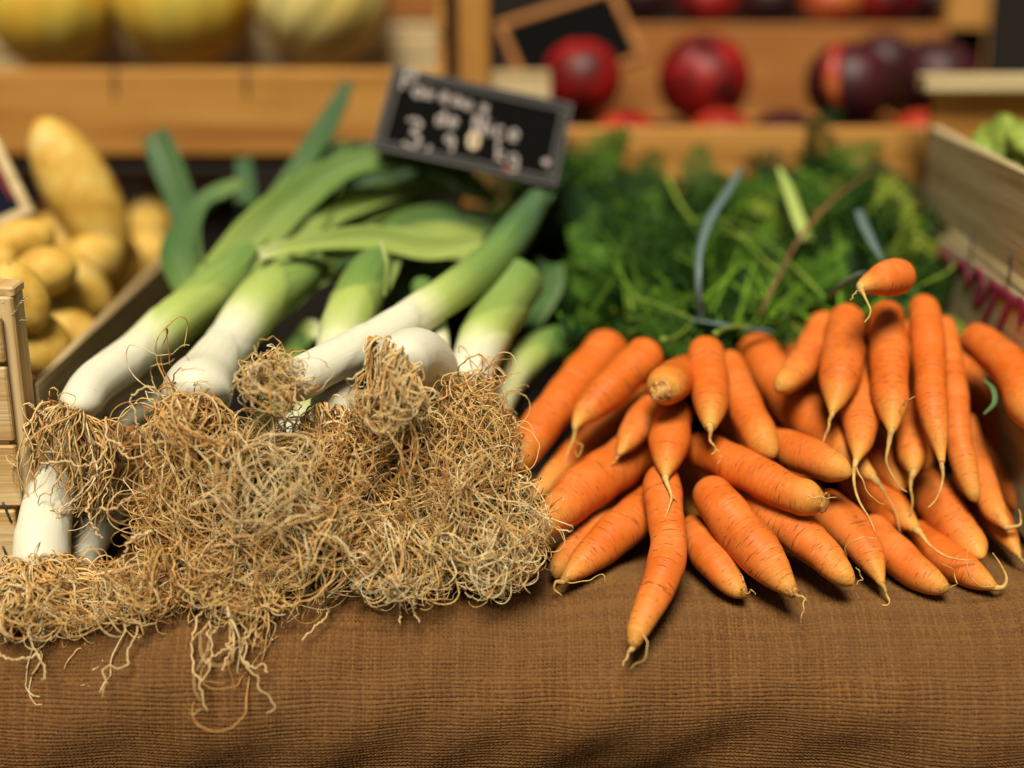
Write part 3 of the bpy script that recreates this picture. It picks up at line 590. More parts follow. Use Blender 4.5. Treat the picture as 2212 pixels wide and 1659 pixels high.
# L1 kinked leek by the potato crate
leek('leek with a kinked white shank beside the potato crate, brown mop of roots hanging down',
  [(172,905,92,.955,0),(176,868,92,.96,0),(215,818,96,.985,.02),(300,760,98,1.02,.12),(370,700,106,1.05,.30),(450,640,110,1.09,.36),(510,590,96,1.12,.45),(570,520,50,1.16,.55)],
  [((( 165,905,.955),(-.35,-.8,.55),(145,985,.94),108,330,.08), dict(spread=78, curl=.9, light=.62, droop=.16, flat=1.3, rb=.018, seed=11, rad=(.00045,.0009)))],
  [LF((440,640,100,1.09,.4),(500,560,110,1.12,.5),(580,460,90,1.17,.62),(660,340,72,1.22,.8),(720,240,56,1.25,.92),(752,172,30,1.27,.95), a=-30),
   LF((425,600,44,1.13,.8),(408,520,56,1.17,.9),(392,440,66,1.19,.88),(362,360,70,1.21,.85),(332,285,60,1.22,.9), a=-25, f=.25),
   LF((500,560,60,1.18,.8),(528,470,50,1.2,.85),(530,400,44,1.22,.9),(524,338,34,1.24,.95), a=-10),
   LF((470,610,110,1.10,.42),(560,500,104,1.13,.5),(660,410,84,1.15,.6),(760,352,62,1.16,.62),(880,340,54,1.17,.62),(990,372,50,1.18,.66),(1070,438,30,1.19,.7), a=10),
   LF((438,650,80,1.09,.4),(398,570,110,1.115,.7),(392,500,110,1.14,.8),(440,432,80,1.17,.78),(525,388,40,1.19,.6), a=-40, f=.6),
   LF((480,590,90,1.12,.45),(560,500,84,1.16,.8),(640,410,66,1.2,.9),(725,310,34,1.24,.9), a=-20)], seed=1)
leek('bulbous leek whose white bulb tops the middle of the root heap, shank leaning right',
  [(424,884,120,.945,0),(425,850,148,.952,0),(448,808,120,.980,0),(490,745,104,1.02,.03),(540,680,116,1.05,.26),(590,630,118,1.08,.36),(650,595,84,1.1,.42),(710,560,40,1.13,.5)],
  [(((428,892,.935),(0,-.75,.7),(430,985,.925),125,500,.085), dict(spread=82, curl=1.0, light=.42, droop=.13, rb=.017, seed=12)),
   (((400,885,.935),(-.9,-.1,.7),(350,910,.92),150,26,.09), dict(spread=50, curl=1.2, light=.6, droop=.03, seed=13))],
  [LF((585,640,120,1.08,.36),(650,600,90,1.10,.38),(700,590,52,1.11,.42),(742,592,20,1.12,.45), a=10),
   LF((600,610,90,1.1,.45),(700,520,80,1.15,.5),(800,450,64,1.19,.55),(930,402,32,1.22,.6), a=5),
   LF((610,580,60,1.10,.42),(665,500,70,1.14,.5),(715,400,54,1.2,.62),(742,300,24,1.25,.75), a=-20, f=.5),
   LF((640,540,50,1.11,.4),(730,455,66,1.16,.48),(830,415,60,1.19,.52),(945,405,24,1.21,.6), a=-10, f=.5),
   LF((700,545,50,1.09,.42),(800,520,66,1.11,.40),(920,528,60,1.13,.36),(1040,552,26,1.15,.4), a=10, f=.45),
   LF((560,570,70,1.12,.55),(625,490,84,1.15,.65),(690,400,74,1.19,.8),(745,330,30,1.22,.9), a=-30, f=.55),
   LF((650,560,70,1.12,.5),(740,500,90,1.16,.6),(860,478,92,1.19,.62),(980,500,70,1.21,.7),(1090,545,30,1.22,.8), a=15, f=.3),
   LF((680,540,60,1.14,.3),(770,470,84,1.18,.5),(880,415,80,1.22,.65),(990,400,60,1.25,.8),(1060,430,26,1.26,.9), a=-15, f=.4),
   LF((540,600,70,1.11,.6),(610,480,90,1.17,.8),(690,380,84,1.22,.9),(770,330,60,1.25,.95),(860,330,26,1.27,1), a=20, f=.5),
   LF((850,640,80,1.12,.8),(900,600,90,1.15,.9),(960,570,84,1.18,.95),(1040,560,50,1.2,1), a=0, f=.4),
   LF((600,610,100,1.12,.7),(700,470,96,1.2,.85),(820,380,70,1.26,.95),(900,350,30,1.3,1), a=5),
   LF((640,590,90,1.13,.75),(760,500,90,1.19,.9),(900,470,80,1.24,.85),(1060,470,46,1.28,.9), a=5),
   LF((560,610,80,1.13,.7),(640,520,80,1.18,.9),(700,450,70,1.24,.95),(735,300,40,1.3,.95), a=-10),
   LF((620,600,60,1.11,.75),(660,560,70,1.12,.85),(780,545,62,1.13,.85),(900,560,46,1.14,.8),(1000,575,20,1.15,.7), a=0)], seed=2)
leek('long pale leek lying diagonally over the others, small ball of roots at its end',
  [(618,836,88,.925,0),(650,818,96,.935,0),(720,782,94,.955,0),(820,730,92,.99,.03),(900,680,88,1.02,.12),(990,620,86,1.05,.36),(1060,565,82,1.08,.48),(1115,500,78,1.11,.7),(1165,428,50,1.14,.8)],
  [(((612,832,.92),(-.75,-.25,.6),(588,830,.905),60,230,.06), dict(spread=100, curl=1.25, light=.75, droop=.02, rb=.012, seed=14, rad=(.0004,.0007))),
   (((600,815,.92),(-.8,.4,.6),(575,815,.905),95,16,.07), dict(spread=60, curl=1.1, light=.7, droop=.04, seed=15))],
  [LF((1090,530,70,1.1,.65),(1130,480,60,1.12,.75),(1175,420,40,1.15,.8),(1215,370,20,1.18,.85), a=0)], seed=3)
leek('short shaded leek standing behind the diagonal one, top trimmed square',
  [(700,900,80,.955,0),(722,862,104,.97,0),(728,800,110,.99,.05),(740,730,112,1.02,.30),(765,660,114,1.05,.40),(795,595,96,1.08,.48),(830,540,50,1.11,.6)],
  [(((705,905,.95),(.1,-.6,.8),(735,1000,.93),105,330,.075), dict(spread=80, curl=1.0, light=.5, droop=.12, rb=.015, seed=16))],
  [LF((790,610,110,1.08,.4),(820,570,90,1.09,.5),(850,540,50,1.1,.6), a=0), LF((770,620,60,1.1,.5),(850,540,70,1.13,.6),(950,505,60,1.15,.4),(1050,520,34,1.17,.45), a=10, f=.2),
   LF((770,620,60,1.1,.6),(860,500,70,1.14,.65),(960,470,70,1.18,.75),(1080,490,36,1.2,.8), a=10, f=.2),
   LF((830,640,8,1.04,.4),(835,570,9,1.03,.38),(822,520,7,1.03,.3), a=0, f=.1), LF((560,548,30,1.07,.25),(660,525,40,1.08,.42),(800,512,56,1.09,.45),(930,535,60,1.1,.42),(1045,520,30,1.12,.4), a=0, f=.5)], seed=4)
leek('round white leek bulb turned sideways on top, stiff roots fanned down like a brush',
  [(858,800,96,.925,0),(872,778,120,.935,0),(898,772,132,.955,0),(928,795,120,.975,.0),(955,845,84,1.0,.02),(965,890,70,1.02,.1)],
  [(((846,780,.92),(-.62,-.5,.55),(832,842,.905),82,330,.058), dict(spread=88, curl=.8, light=.66, droop=.14, flat=1.05, rb=.022, seed=17, rad=(.00045,.0009)))], seed=5)
leek('slim upright leek just behind the round bulb',
  [(935,850,70,1.0,0),(938,790,72,1.02,0),(938,730,66,1.04,.2),(925,670,60,1.07,.42),(910,620,50,1.1,.6)], seed=6)
leek('stout trimmed leek standing nearest the carrot leaves, bright green above white',
  [(1005,862,90,.99,0),(1012,825,98,1.0,0),(1025,780,100,1.02,.12),(1050,720,112,1.05,.40),(1085,660,122,1.08,.46),(1118,605,124,1.1,.52)],
  [(((1000,850,.985),(-.1,-.5,.8),(985,950,.95),130,480,.095), dict(spread=92, curl=1.1, light=.46, droop=.10, rb=.016, seed=18)),
   (((1010,850,.975),(.7,.2,.6),(1040,880,.945),110,60,.08), dict(spread=70, curl=1.2, light=.62, droop=.04, seed=19))],
  [LF((1130,700,70,1.12,.75),(1170,620,90,1.14,.8),(1190,560,60,1.16,.8), a=0, f=.5)], seed=7)
leek('olive green leek in shade between the stout leek and the carrots',
  [(1060,900,80,1.05,.2),(1085,840,84,1.07,.3),(1120,790,84,1.09,.42),(1180,750,80,1.12,.6),(1240,730,60,1.15,.75)], seed=8)
leek('leek standing on end against the crate, broad white shank over a flat mat of roots',
  [(92,1248,104,.935,0),(90,1215,118,.938,0),(93,1150,116,.945,0),(103,1090,108,.955,0),(118,1040,96,.965,0),(140,990,84,.985,.02)],
  [(((92,1252,.93),(.2,-.5,.8),(130,1275,.93),130,520,.085), dict(spread=120, curl=1.0, light=.55, droop=.10, rb=.018, seed=20, flat=.45)),
   (((100,1262,.93),(.9,-.3,.3),(240,1275,.93),110,240,.12), dict(spread=60, curl=1.0, light=.55, droop=.10, rb=.016, seed=21, flat=.4)),
   (((60,1262,.93),(-.9,-.3,.4),(20,1275,.93),100,200,.09), dict(spread=70, curl=1.0, light=.5, droop=.10, rb=.016, seed=22, flat=.4)),
   (((150,1300,.925),(0,-1,.1),(130,1390,.915),110,7,.10), dict(spread=40, curl=1.3, light=.7, droop=.3, rb=.03, seed=23)),
   (((290,1310,.925),(.2,-1,.1),(270,1400,.915),110,3,.13), dict(spread=30, curl=1.2, light=.7, droop=.3, rb=.01, seed=24))], seed=9)
leek('dim grey leek in the gap behind the one standing on end',
  [(160,1235,70,.965,.0),(185,1180,84,.98,.0),(225,1110,84,1.02,.04),(280,1040,76,1.07,.2)], seed=10)
leek('pale leek running under the kinked one, its brown roots in shade',
  [(235,925,60,1.0,.02),(290,885,72,1.03,.10),(380,830,80,1.07,.34),(470,770,84,1.12,.5),(560,700,70,1.17,.7)],
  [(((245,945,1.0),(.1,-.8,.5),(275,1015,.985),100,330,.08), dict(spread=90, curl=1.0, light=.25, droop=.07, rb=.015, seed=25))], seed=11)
leek('thin dark green leek with a dry orange leaf edge, between the bulbous and diagonal leeks',
  [(590,880,60,1.03,.4),(610,800,64,1.07,.55),(640,750,62,1.1,.7),(680,705,50,1.13,.8)],
  leaves=[LF((640,745,40,1.09,.8),(668,712,50,1.1,.35),(690,722,26,1.1,.1), a=0)], seed=12)
def low(label, b, d, w, tf, seed, back=(60, .22)):
    """leek lying level, butt towards the viewer; body runs back under the heap"""
    p0 = P(b[0], b[1], d); pts = []
    for k, (f, g) in enumerate(((0,0),(.06,0),(.3,.02),(.6,.3),(1,.55))):
        q = p0+np.array([back[0]/F*d*f, back[1]*f, -.004*f]); rel = q-CAM; dd = rel@FW
        pts.append((CW/2+F*(rel@RT)/dd, CH/2-F*(rel@UP)/dd, w*(.86,1,.86,.84,.9)[k], dd, g))
    leek(label, pts, tf, seed=seed)
low('leek butting forward in the middle of the heap under the palest tangle of roots', (575,1015), .960, 96,
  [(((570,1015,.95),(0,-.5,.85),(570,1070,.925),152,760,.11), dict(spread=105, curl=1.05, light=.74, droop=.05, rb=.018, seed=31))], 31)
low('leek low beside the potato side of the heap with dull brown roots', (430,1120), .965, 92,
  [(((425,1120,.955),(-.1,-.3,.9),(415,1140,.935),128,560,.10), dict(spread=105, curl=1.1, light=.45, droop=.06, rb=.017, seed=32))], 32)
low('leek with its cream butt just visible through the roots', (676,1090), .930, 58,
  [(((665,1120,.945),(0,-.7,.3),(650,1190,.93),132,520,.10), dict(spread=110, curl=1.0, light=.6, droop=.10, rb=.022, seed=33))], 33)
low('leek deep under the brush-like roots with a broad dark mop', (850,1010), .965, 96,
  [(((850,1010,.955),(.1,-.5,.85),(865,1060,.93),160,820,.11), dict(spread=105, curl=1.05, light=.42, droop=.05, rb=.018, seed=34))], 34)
low('leek at the carrot end of the heap with stiff pale roots', (1040,1060), .965, 90,
  [(((1040,1060,.955),(.2,-.5,.8),(1050,1110,.935),118,560,.10), dict(spread=105, curl=1.0, light=.62, droop=.07, rb=.017, seed=35))], 35)
low('leek upper row between the brush-like roots and the carrots', (985,985), .975, 88,
  [(((990,985,.965),(.2,-.2,.9),(1005,990,.94),112,460,.09), dict(spread=105, curl=1.0, light=.5, droop=.05, rb=.017, seed=36))], 36)
low('lowest leek in the middle, straw coloured roots spreading on the burlap', (870,1190), .945, 80,
  [(((870,1190,.94),(0,-.4,.8),(880,1210,.925),110,560,.085), dict(spread=110, curl=1.0, light=.68, droop=.07, rb=.016, seed=37, flat=.7))], 37)
low('lowest leek whose long roots dangle over the edge of the burlap', (560,1200), .945, 80,
  [(((560,1200,.94),(0,-.5,.8),(540,1215,.92),110,520,.085), dict(spread=110, curl=1.0, light=.5, droop=.07, rb=.016, seed=38, flat=.8)),
   (((530,1255,.925),(-.05,-1,.25),(510,1330,.91),105,90,.11), dict(spread=45, curl=1.1, light=.6, droop=.25, rb=.022, seed=39)),
   (((500,1300,.915),(0,-1,.1),(490,1430,.905),120,12,.15), dict(spread=35, curl=1.1, light=.75, droop=.35, rb=.02, seed=40))], 38)
low('lowest leek next to the fat carrot tip, short light roots', (1060,1180), .945, 70,
  [(((1060,1180,.94),(.2,-.4,.8),(1065,1200,.925),90,380,.08), dict(spread=110, curl=1.0, light=.75, droop=.12, rb=.015, seed=41, flat=.8))], 39)
low('leek in the gap above the edge, dark roots over the brown cloth', (380,1230), .95, 70,
  [(((380,1230,.94),(0,-.4,.8),(370,1230,.925),100,340,.085), dict(spread=110, curl=1.0, light=.4, droop=.12, rb=.015, seed=42, flat=.7))], 40)
low('leek filling the middle of the heap behind the cream butt', (740,1110), .97, 88,
  [(((740,1110,.955),(.1,-.4,.85),(745,1110,.94),120,420,.09), dict(spread=105, curl=1.0, light=.35, droop=.06, rb=.017, seed=43))], 41)
# cream butt ends that peek through
def on_cloth(px, py, off=.020):
    r_ = ray(px, py)
    for d in np.arange(.80, 1.2, .001):
        q = CAM+r_*d
        if q[2] < 0 and q[1] > yfront(q[2])-.011-off: return d
        if q[2] >= 0 and (q[2] < .003 and q[1] > -.02): return d
    return .93
def strays(leek_label, lines, seed):
    rt_ = [o for o in bpy.data.objects if o.get('label') == leek_label][0]; rg = np.random.default_rng(seed); Cs = []; rr = []
    for ln_ in lines:
        w_ = np.array([P(p_[0], p_[1], p_[2] if len(p_) > 2 else on_cloth(p_[0], p_[1])) for p_ in ln_]); c = resample(spline(w_, 120), 46)
        j = rg.normal(size=(46, 3)); j = (j+np.roll(j, 1, 0))*.00045; Cs.append(c+j); rr.append(np.linspace(rg.uniform(.0008, .0010), .00055, 46))
    v, q, c = strands(np.array(Cs), np.array(rr), np.tile([[.70,.50,.25]], (len(lines), 1))*rg.uniform(.8, 1.2, (len(lines), 1)), 5)
    link('long_root_strands', v, q, M['root'], rt_, np.array(rt_.location), attrs={'Col': c})['kind'] = 'stuff'
strays('leek standing on end against the crate, broad white shank over a flat mat of roots', [
 [(250,1290),(267,1308),(297,1358),(275,1407),(274,1438),(221,1442),(227,1468),(223,1503)], [(61,1320),(61,1343),(69,1385),(92,1430),(101,1461),(92,1470)], [(92,1420),(82,1415),(23,1427),(-4,1408)],
 [(240,1330),(290,1348),(324,1350),(358,1323),(364,1289),(355,1232,.91)], [(30,1330),(20,1360),(10,1385)], [(88,1330),(92,1360),(86,1385)]], 1)
strays('lowest leek whose long roots dangle over the edge of the burlap', [
 [(470,1270,.905),(450,1308),(423,1350),(416,1427),(431,1484),(446,1537)], [(480,1270,.905),(469,1293),(450,1358),(458,1419),(431,1484)], [(560,1300,.905),(553,1350),(519,1407),(534,1446),(561,1465),(557,1484),(587,1514),(589,1533),(580,1547)],
 [(545,1330),(530,1407),(538,1438),(572,1438),(576,1451)], [(500,1340),(492,1392),(461,1419),(442,1438)], [(520,1300),(505,1350),(500,1400),(478,1450)], [(590,1290),(600,1320),(560,1360),(545,1400)], [(440,1290),(470,1330),(520,1340),(530,1380),(505,1410)]], 2)
strays('lowest leek in the middle, straw coloured roots spreading on the burlap', [[(700,1270,.90),(709,1308),(705,1331),(667,1365),(652,1384)], [(760,1270,.90),(790,1300),(826,1310),(850,1290)], [(850,1280,.90),(865,1320),(862,1350)], [(905,1275,.90),(890,1310),(905,1345)]], 3)
strays('bulbous leek whose white bulb tops the middle of the root heap, shank leaning right', [[(350,905,.92),(335,840,.91),(315,837,.91),(283,862,.91),(293,898,.91),(292,937,.91)], [(254,970,.92),(286,991,.91),(315,980,.91),(340,960,.91)], [(500,850,.91),(515,800,.90),(545,790,.90),(560,820,.90)]], 4)
strays('leek low beside the potato side of the heap with dull brown roots', [[(215,1097,.91),(250,1097,.905),(297,1063,.90),(330,1050,.905)], [(330,1150,.90),(290,1160,.90),(265,1205,.90)]], 5)
strays('leek butting forward in the middle of the heap under the palest tangle of roots', [[(540,960,.895),(573,941,.89),(662,948,.885),(680,987,.885),(637,1048,.88),(537,1113,.885)], [(480,1000,.89),(560,960,.885),(640,1000,.88),(650,1060,.88),(600,1100,.88),(560,1150,.885)], [(460,1060,.89),(500,1120,.885),(580,1130,.88),(620,1180,.885)]], 6)
strays('leek with a kinked white shank beside the potato crate, brown mop of roots hanging down', [[(228,900,.93),(232,960,.925),(215,1010,.92),(160,1080,.92),(120,1120,.92)], [(90,1000,.92),(140,998,.915),(190,1005,.915),(225,985,.92)], [(110,900,.93),(85,890,.93),(60,870,.93)], [(235,950,.92),(262,960,.915),(268,985,.915)], [(195,1060,.92),(190,1110,.915),(210,1150,.915),(222,1160,.915)]], 7)
b = P(26, 1312, .925); o = blob(b, (.012,.010,.011), M['soil'], 'soil_clump', shape=lumps(3, .25, 4)); tag(o, 'dark clod of soil caught in the roots beside the crate', 'soil clod')

# ------------------------------------------------------------------ potatoes and their crate
def potato(cx, cy, ln, w, ang, d, label, seed, group='yellow potatoes in the crate'):
    d = max(d, (.334+.5*min(w, ln)*d/F)*F/(CW/2-cx)) if cx > 0 else d
    a = math.radians(ang); ax = RT*math.cos(a)+UP*math.sin(a)+FW*.25
    o = blob(P(cx, cy, d), (w*1.14*d/F/2, w*1.04*d/F/2, ln*1.12*d/F/2), M['potato'], 'potato', rotz_to(ax, seed), shape=lumps(seed, .055, 2)); tag(o, label, 'potato', group)
potato(172, 415, 300, 132, -63, 1.22, 'very long potato standing upright at the back of the crate', 1)
potato(333, 466, 122, 100, 60, 1.19, 'small egg shaped potato at the back corner near the grey-green leaf', 2)
potato(52, 516, 118, 74, 10, 1.13, 'small flat potato just below the framed sign', 3)
potato(248, 585, 140, 104, 80, 1.13, 'upright potato below the small egg shaped one', 4)
potato(96, 585, 130, 100, 20, 1.10, 'potato tucked behind the largest round one', 5)
potato(160, 622, 170, 130, -50, 1.06, 'largest round pale potato in the middle of the crate', 6)
potato(5, 565, 60, 90, 30, 1.12, 'potato cut off at the frame below the sign', 7)
potato(38, 640, 150, 110, -60, 1.03, 'potato just above the crate corner post', 8)
potato(150, 716, 130, 96, -30, 1.03, 'dull potato low against the side board', 9)
potato(80, 745, 140, 120, -40, .995, 'nearest potato behind the crate corner post', 10)
potato(215, 700, 110, 90, -60, 1.08, 'potato wedged between the side board and the round one', 11)
for k, (x, y, d) in enumerate(((110,670,1.14),(200,560,1.22),(280,640,1.2),(120,520,1.24),(310,560,1.26))):
    potato(x, y, 130, 105, k*50, d, 'potato half buried between the others in the crate', 20+k, 'buried yellow potatoes')
def crate(name, loc, label, group='wooden produce crates'):
    r = empty(name, loc, label, 'crate', group); return r, np.array(loc)
X0 = -.3195
r, rl = crate('wooden_crate', (X0, .035, 0), 'pale wooden crate of potatoes with a splintered corner post, at the front')
zt = on(1, .035, 40, 640)[2]
box((X0-.0075, .045, zt/2), (.013, .022, zt), wood('post', 2), 'corner_post', r, rl)
box((X0-.012, .046, zt+.003), (.022, .024, .007), wood('post', 0), 'post_cap', r, rl, rot=rotz_to((.06,0,1)))
for z0, z1 in ((.004,.05),(.053,.096),(.099,.150),(.153,zt-.012)):
    box((X0-.30, .030, (z0+z1)/2), (.574+.010*(z0 > .05), .006, z1-z0), wood('post', 0), 'front_slat', r, rl)
for z0, z1 in ((.004,.060),(.064,.1285)):
    box((X0-.0035, .290, (z0+z1)/2), (.007, .46, z1-z0), wood('pale', 1), 'side_slat', r, rl)
box((X0-.3, .524, .09), (.6, .008, .15), wood('brown', 0), 'back_slat', r, rl)
box((X0-.31, .28, .004), (.58, .46, .006), wood('brown', 0), 'floor_board', r, rl)
for py in (1085, 1180):
    a = on(1, .0265, 6, py); b2 = on(1, .0265, 24, py+42)
    v, q, t, u = tube(np.linspace(a, b2, 5), np.full(5, .0009), 6); link('staple', v, q, M['steel'], r, rl, tris=t)
# splinters at the post top
sp = []
rg = np.random.default_rng(5)
for k in range(26):
    a = np.array([X0-.001-rg.uniform(0,.008), .034+rg.uniform(0,.02), zt-rg.uniform(0,.02)]); dv = np.array([rg.uniform(.2,1), rg.uniform(-.5,.5), rg.uniform(-.2,.8)]); dv /= np.linalg.norm(dv)
    sp.append(np.linspace(a, a+dv*rg.uniform(.003,.009), 6)+rg.normal(size=(6,3))*.0003)
v, q, c = strands(np.array(sp), np.full((26,6), .00035), np.tile([[.75,.62,.4]], (26,1)), 4); o = link('splinters', v, q, M['root'], r, rl, attrs={'Col': c}); o['kind'] = 'stuff'
# framed price slate at the far left
def panel(corners, name_root, label, frame_m, frame_w, thick, board_m, cat='sign', line=None):
    """framed board from 4 world corners TL,TR,BR,BL (planar-ish)"""
    TL, TR, BR, BL = [np.asarray(c) for c in corners]; c0 = (TL+TR+BR+BL)/4
    x = (TR-TL+BR-BL); wx = np.linalg.norm(x)/2; x /= np.linalg.norm(x); y = (TL-BL+TR-BR); wy = np.linalg.norm(y)/2; y = y-x*(x@y); y /= np.linalg.norm(y); z = np.cross(x, y)
    Rm = np.stack([x, y, z], 1)
    rt = empty(name_root, c0-y*wy/2, label, cat); rl_ = np.array(rt.location)
    box(c0, (wx-frame_w, wy-frame_w, thick*.5), board_m, 'board', rt, rl_, rot=Rm)
    for sx, sy, sw, sh in ((0,1,wx,frame_w),(0,-1,wx,frame_w),(1,0,frame_w,wy-2*frame_w),(-1,0,frame_w,wy-2*frame_w)):
        box(c0+x*sx*(wx/2-frame_w/2)+y*sy*(wy/2-frame_w/2)+z*.0002, (sw, sh, thick), frame_m, 'frame_bar', rt, rl_, rot=Rm)
        if line:
            box(c0+x*sx*(wx/2-frame_w-.0006)+y*sy*(wy/2-frame_w-.0006)+z*(thick*.5), (sw if sy else .0012, sh if sx else .0012, .0008), line, 'border_line', rt, rl_, rot=Rm)
            box(c0+x*sx*(wx/2-.0006)+y*sy*(wy/2-.0006)+z*(thick*.5+.0003), (sw+.001 if sy else .0014, wy if sx else .0014, .0008), line, 'rim_line', rt, rl_, rot=Rm)
    return rt, rl_, c0, x, y, z, wx, wy
rt, rl_, c0, x, y, z, wx, wy = panel([P(-150,330,1.16), P(-20,280,1.17), P(82,455,1.15), P(-48,520,1.14)], 'price_slate', 'small blue-black slate in a pale wooden frame above the potatoes', wood('pale', 0), .009, .007, M['slate_blue'])
v, q, t, u = tube(np.linspace(c0+x*(wx/2-.012)+y*wy*.42+z*.004, c0+x*(wx/2-.012)-y*wy*.3+z*.004, 6), np.full(6, .0012), 6); link('red_chalk_line', v, q, M['red'], rt, rl_, tris=t)

# ------------------------------------------------------------------ melon crate and melons
r, rl = crate('wooden_crate', (-.30, .50, .205), 'golden wooden crate of melons with two dark staples in its front board')
zb = on(1, .50, 500, 335)[2]; zt = on(1, .50, 500, 150)[2]; xr = on(1, .50, 962, 200)[0]
box((xr-.41, .503, (zb+zt)/2), (.82, .010, zt-zb), wood('gold', 0), 'front_board', r, rl, bevel=.003)
for z0, z1, w_ in ((.205,.284,'pale'),(.288,.322,'pale'),(.326,.40,'orange')):
    box((xr-.41, .70, (z0+z1)/2), (.82, .008, z1-z0), wood(w_, 0), 'back_board', r, rl)
    box((xr-.004, .60, (z0+z1)/2), (.008, .185, z1-z0), wood('gold', 1), 'end_board', r, rl)
box((xr-.41, .60, .209), (.80, .18, .006), wood('brown', 0), 'floor_board', r, rl)
for px in (245, 530):
    a = on(1, .4965, px, 148); b2 = on(1, .4965, px+2, 205)
    v, q, t, u = tube(np.linspace(a, b2, 5), np.full(5, .0016), 6); link('staple', v, q, M['steel'], r, rl, tris=t)
def melon(cx, cyb, rp, d, m, label, seed, tilt, stripes):
    rr = rp*d/F; c = P(cx, cyb-rp*.97, d)
    def sh(th, ph): return (1+.022*np.abs(np.sin(ph*5))-.02)*lumps(seed, .012, 2)(th, ph)
    def mk(th, ph):
        s = np.abs(np.sin(ph*5+.06*np.sin(th*6))); return np.clip(1.3-s/(.26 if stripes > .5 else .16), 0, 1)*stripes
    o = blob(c, (rr, rr, rr*1.02), m, 'melon', rotz_to(tilt, .3*seed), 60, 120, shape=sh, attrs={'mark': mk}); tag(o, label, 'melon', 'melons in the golden crate')
melon(108, 142, 140, 1.44, M['melon'], 'yellow melon farthest from the chalkboards, faint green veins', 1, (.1,.15,1), .18)
melon(395, 136, 150, 1.44, M['melon'], 'middle yellow-orange melon between the other two', 2, (-.1,.1,1), .22)
melon(697, 133, 145, 1.44, M['pale_melon'], 'pale cream-yellow melon with dark green stripes', 3, (.55,.2,.8), .75)
# lower brown crate that carries it
r, rl = crate('wooden_crate', (-.35, .49, 0), 'dark brown crate under the melon crate, rim just showing')
box((xr-.52, .538, .186), (.60, .012, .018), wood('brown', 0), 'rim_board', r, rl)
box((xr-.44, .545, .085), (.80, .010, .16), M['dark'], 'front_board', r, rl)
box((xr-.44, .60, .199), (.80, .21, .008), M['dark'], 'top_board', r, rl)
for sx in (-1, 1): box((xr-.44+sx*.39, .62, .095), (.012, .14, .19), M['dark'], 'end_board', r, rl)

# ------------------------------------------------------------------ peach crates and peaches
xa = on(1, .45, 992, 100)[0]; xb = on(1, .45, 2002, 300)[0]; zf = on(1, .45, 1600, 276)[2]
r, rl = crate('wooden_crate', ((xa+xb)/2, .45, .165), 'orange-brown peach crate behind the carrot leaves')
xq = on(1, .45, 1190, 300)[0]
box(((xq+xb)/2, .455, (zf+.168)/2), (xb-xq, .010, zf-.168), wood('gold', 0), 'front_board', r, rl, bevel=.003)
box(((xa+xb)/2, .55, .171), (xb-xa, .19, .006), wood('brown', 0), 'floor_board', r, rl)
for xx in (xa+.004, xb-.004): box((xx, .55, .205), (.008, .185, .075), wood('orange', 1), 'end_board', r, rl)
box((xa+.013, .468, .29), (.028, .016, .25), wood('gold', 2), 'corner_post', r, rl)
box((xa+.055, .475, .27), (.055, .008, .05), wood('pale', 0), 'cross_piece', r, rl)
box(((xa+xb)/2, .64, .20), (xb-xa, .010, .065), wood('gold', 0), 'back_board', r, rl)
s1 = box((.16, .56, .08), (.56, .24, .165), M['dark'], 'display_step', None, None); tag(s1, kind='structure')
s2 = box((.25, .80, .09), (.95, .22, .20), M['dark'], 'display_step', None, None); tag(s2, kind='structure')
zk = on(1, .69, 1700, 55)[2]; xe = on(1, .69, 2135, 60)[0]; xs = on(1, .69, 1100, 60)[0]
r, rl = crate('wooden_crate', ((xs+xe)/2, .69, .19), 'higher peach crate at the back with a tall corner post')
box(((xs+xe)/2, .695, (zk+.19)/2), (xe-xs, .010, zk-.19), wood('orange', 0), 'front_board', r, rl, bevel=.003)
box((xe-.022, .70, .33), (.045, .02, .28), wood('gold', 2), 'corner_post', r, rl)
box(((xs+xe)/2, .79, .2), (xe-xs, .19, .012), wood('brown', 0), 'floor_board', r, rl)
box((xe-.005, .79, .26), (.01, .17, .12), wood('orange', 1), 'end_board', r, rl)
def peach(cx, cy, rp, d, m, label, seed, tilt=(0,-.3,1), tw=0, group='peaches in the lower crate'):
    rr = rp*d/F
    def sh(th, ph):
        dp = np.abs(((ph-1.2+math.pi) % (2*math.pi))-math.pi); o = 1-.05*np.exp(-(dp/.16)**2)*np.sin(th)
        return o*(1-.16*np.exp(-(th/.32)**2))*lumps(seed, .015, 2)(th, ph)
    rt = empty('peach', P(cx, cy, d)-np.array([0,0,rr]), label, 'peach', group)
    blob(P(cx, cy, d), (rr, rr, rr*.95), M[m], 'peach_flesh', rotz_to(tilt, tw), 40, 56, shape=sh, root=rt, rootloc=np.array(rt.location))
peach(1256,168,86,1.36,'peach','peach in front of the tilted orange framed slate',1, tw=2.0)
peach(1520,172,100,1.38,'peach','bright red peach sitting alone in the middle of the crate',2, (.1,-.5,1), 4.3)
peach(1835,182,94,1.36,'peach_dark','dark peach with a yellow and red streak down one side',3, (.1,-.2,1), 1.0)
peach(2020,172,92,1.42,'peach_dark','dark plum coloured peach partly behind the beige crate',4, tw=2)
peach(1905,140,74,1.48,'peach_dark','dark peach behind the streaked one',5)
peach(1352,308,74,1.345,'peach','crimson peach top showing below the price board corner',6)
peach(1556,305,74,1.345,'peach_blush','pinkish peach top behind the carrot leaves',7)
peach(1690,318,84,1.36,'peach_dark','almost black peach low between the bright and streaked ones',8)
peach(1990,306,70,1.345,'peach_blush','orange and yellow peach top next to the beige crate',9)
peach(1840,325,80,1.37,'peach_dark','dark peach hidden under the streaked one',10)
peach(1440,325,70,1.38,'peach_dark','dark peach in the gap left of the bright one',11)
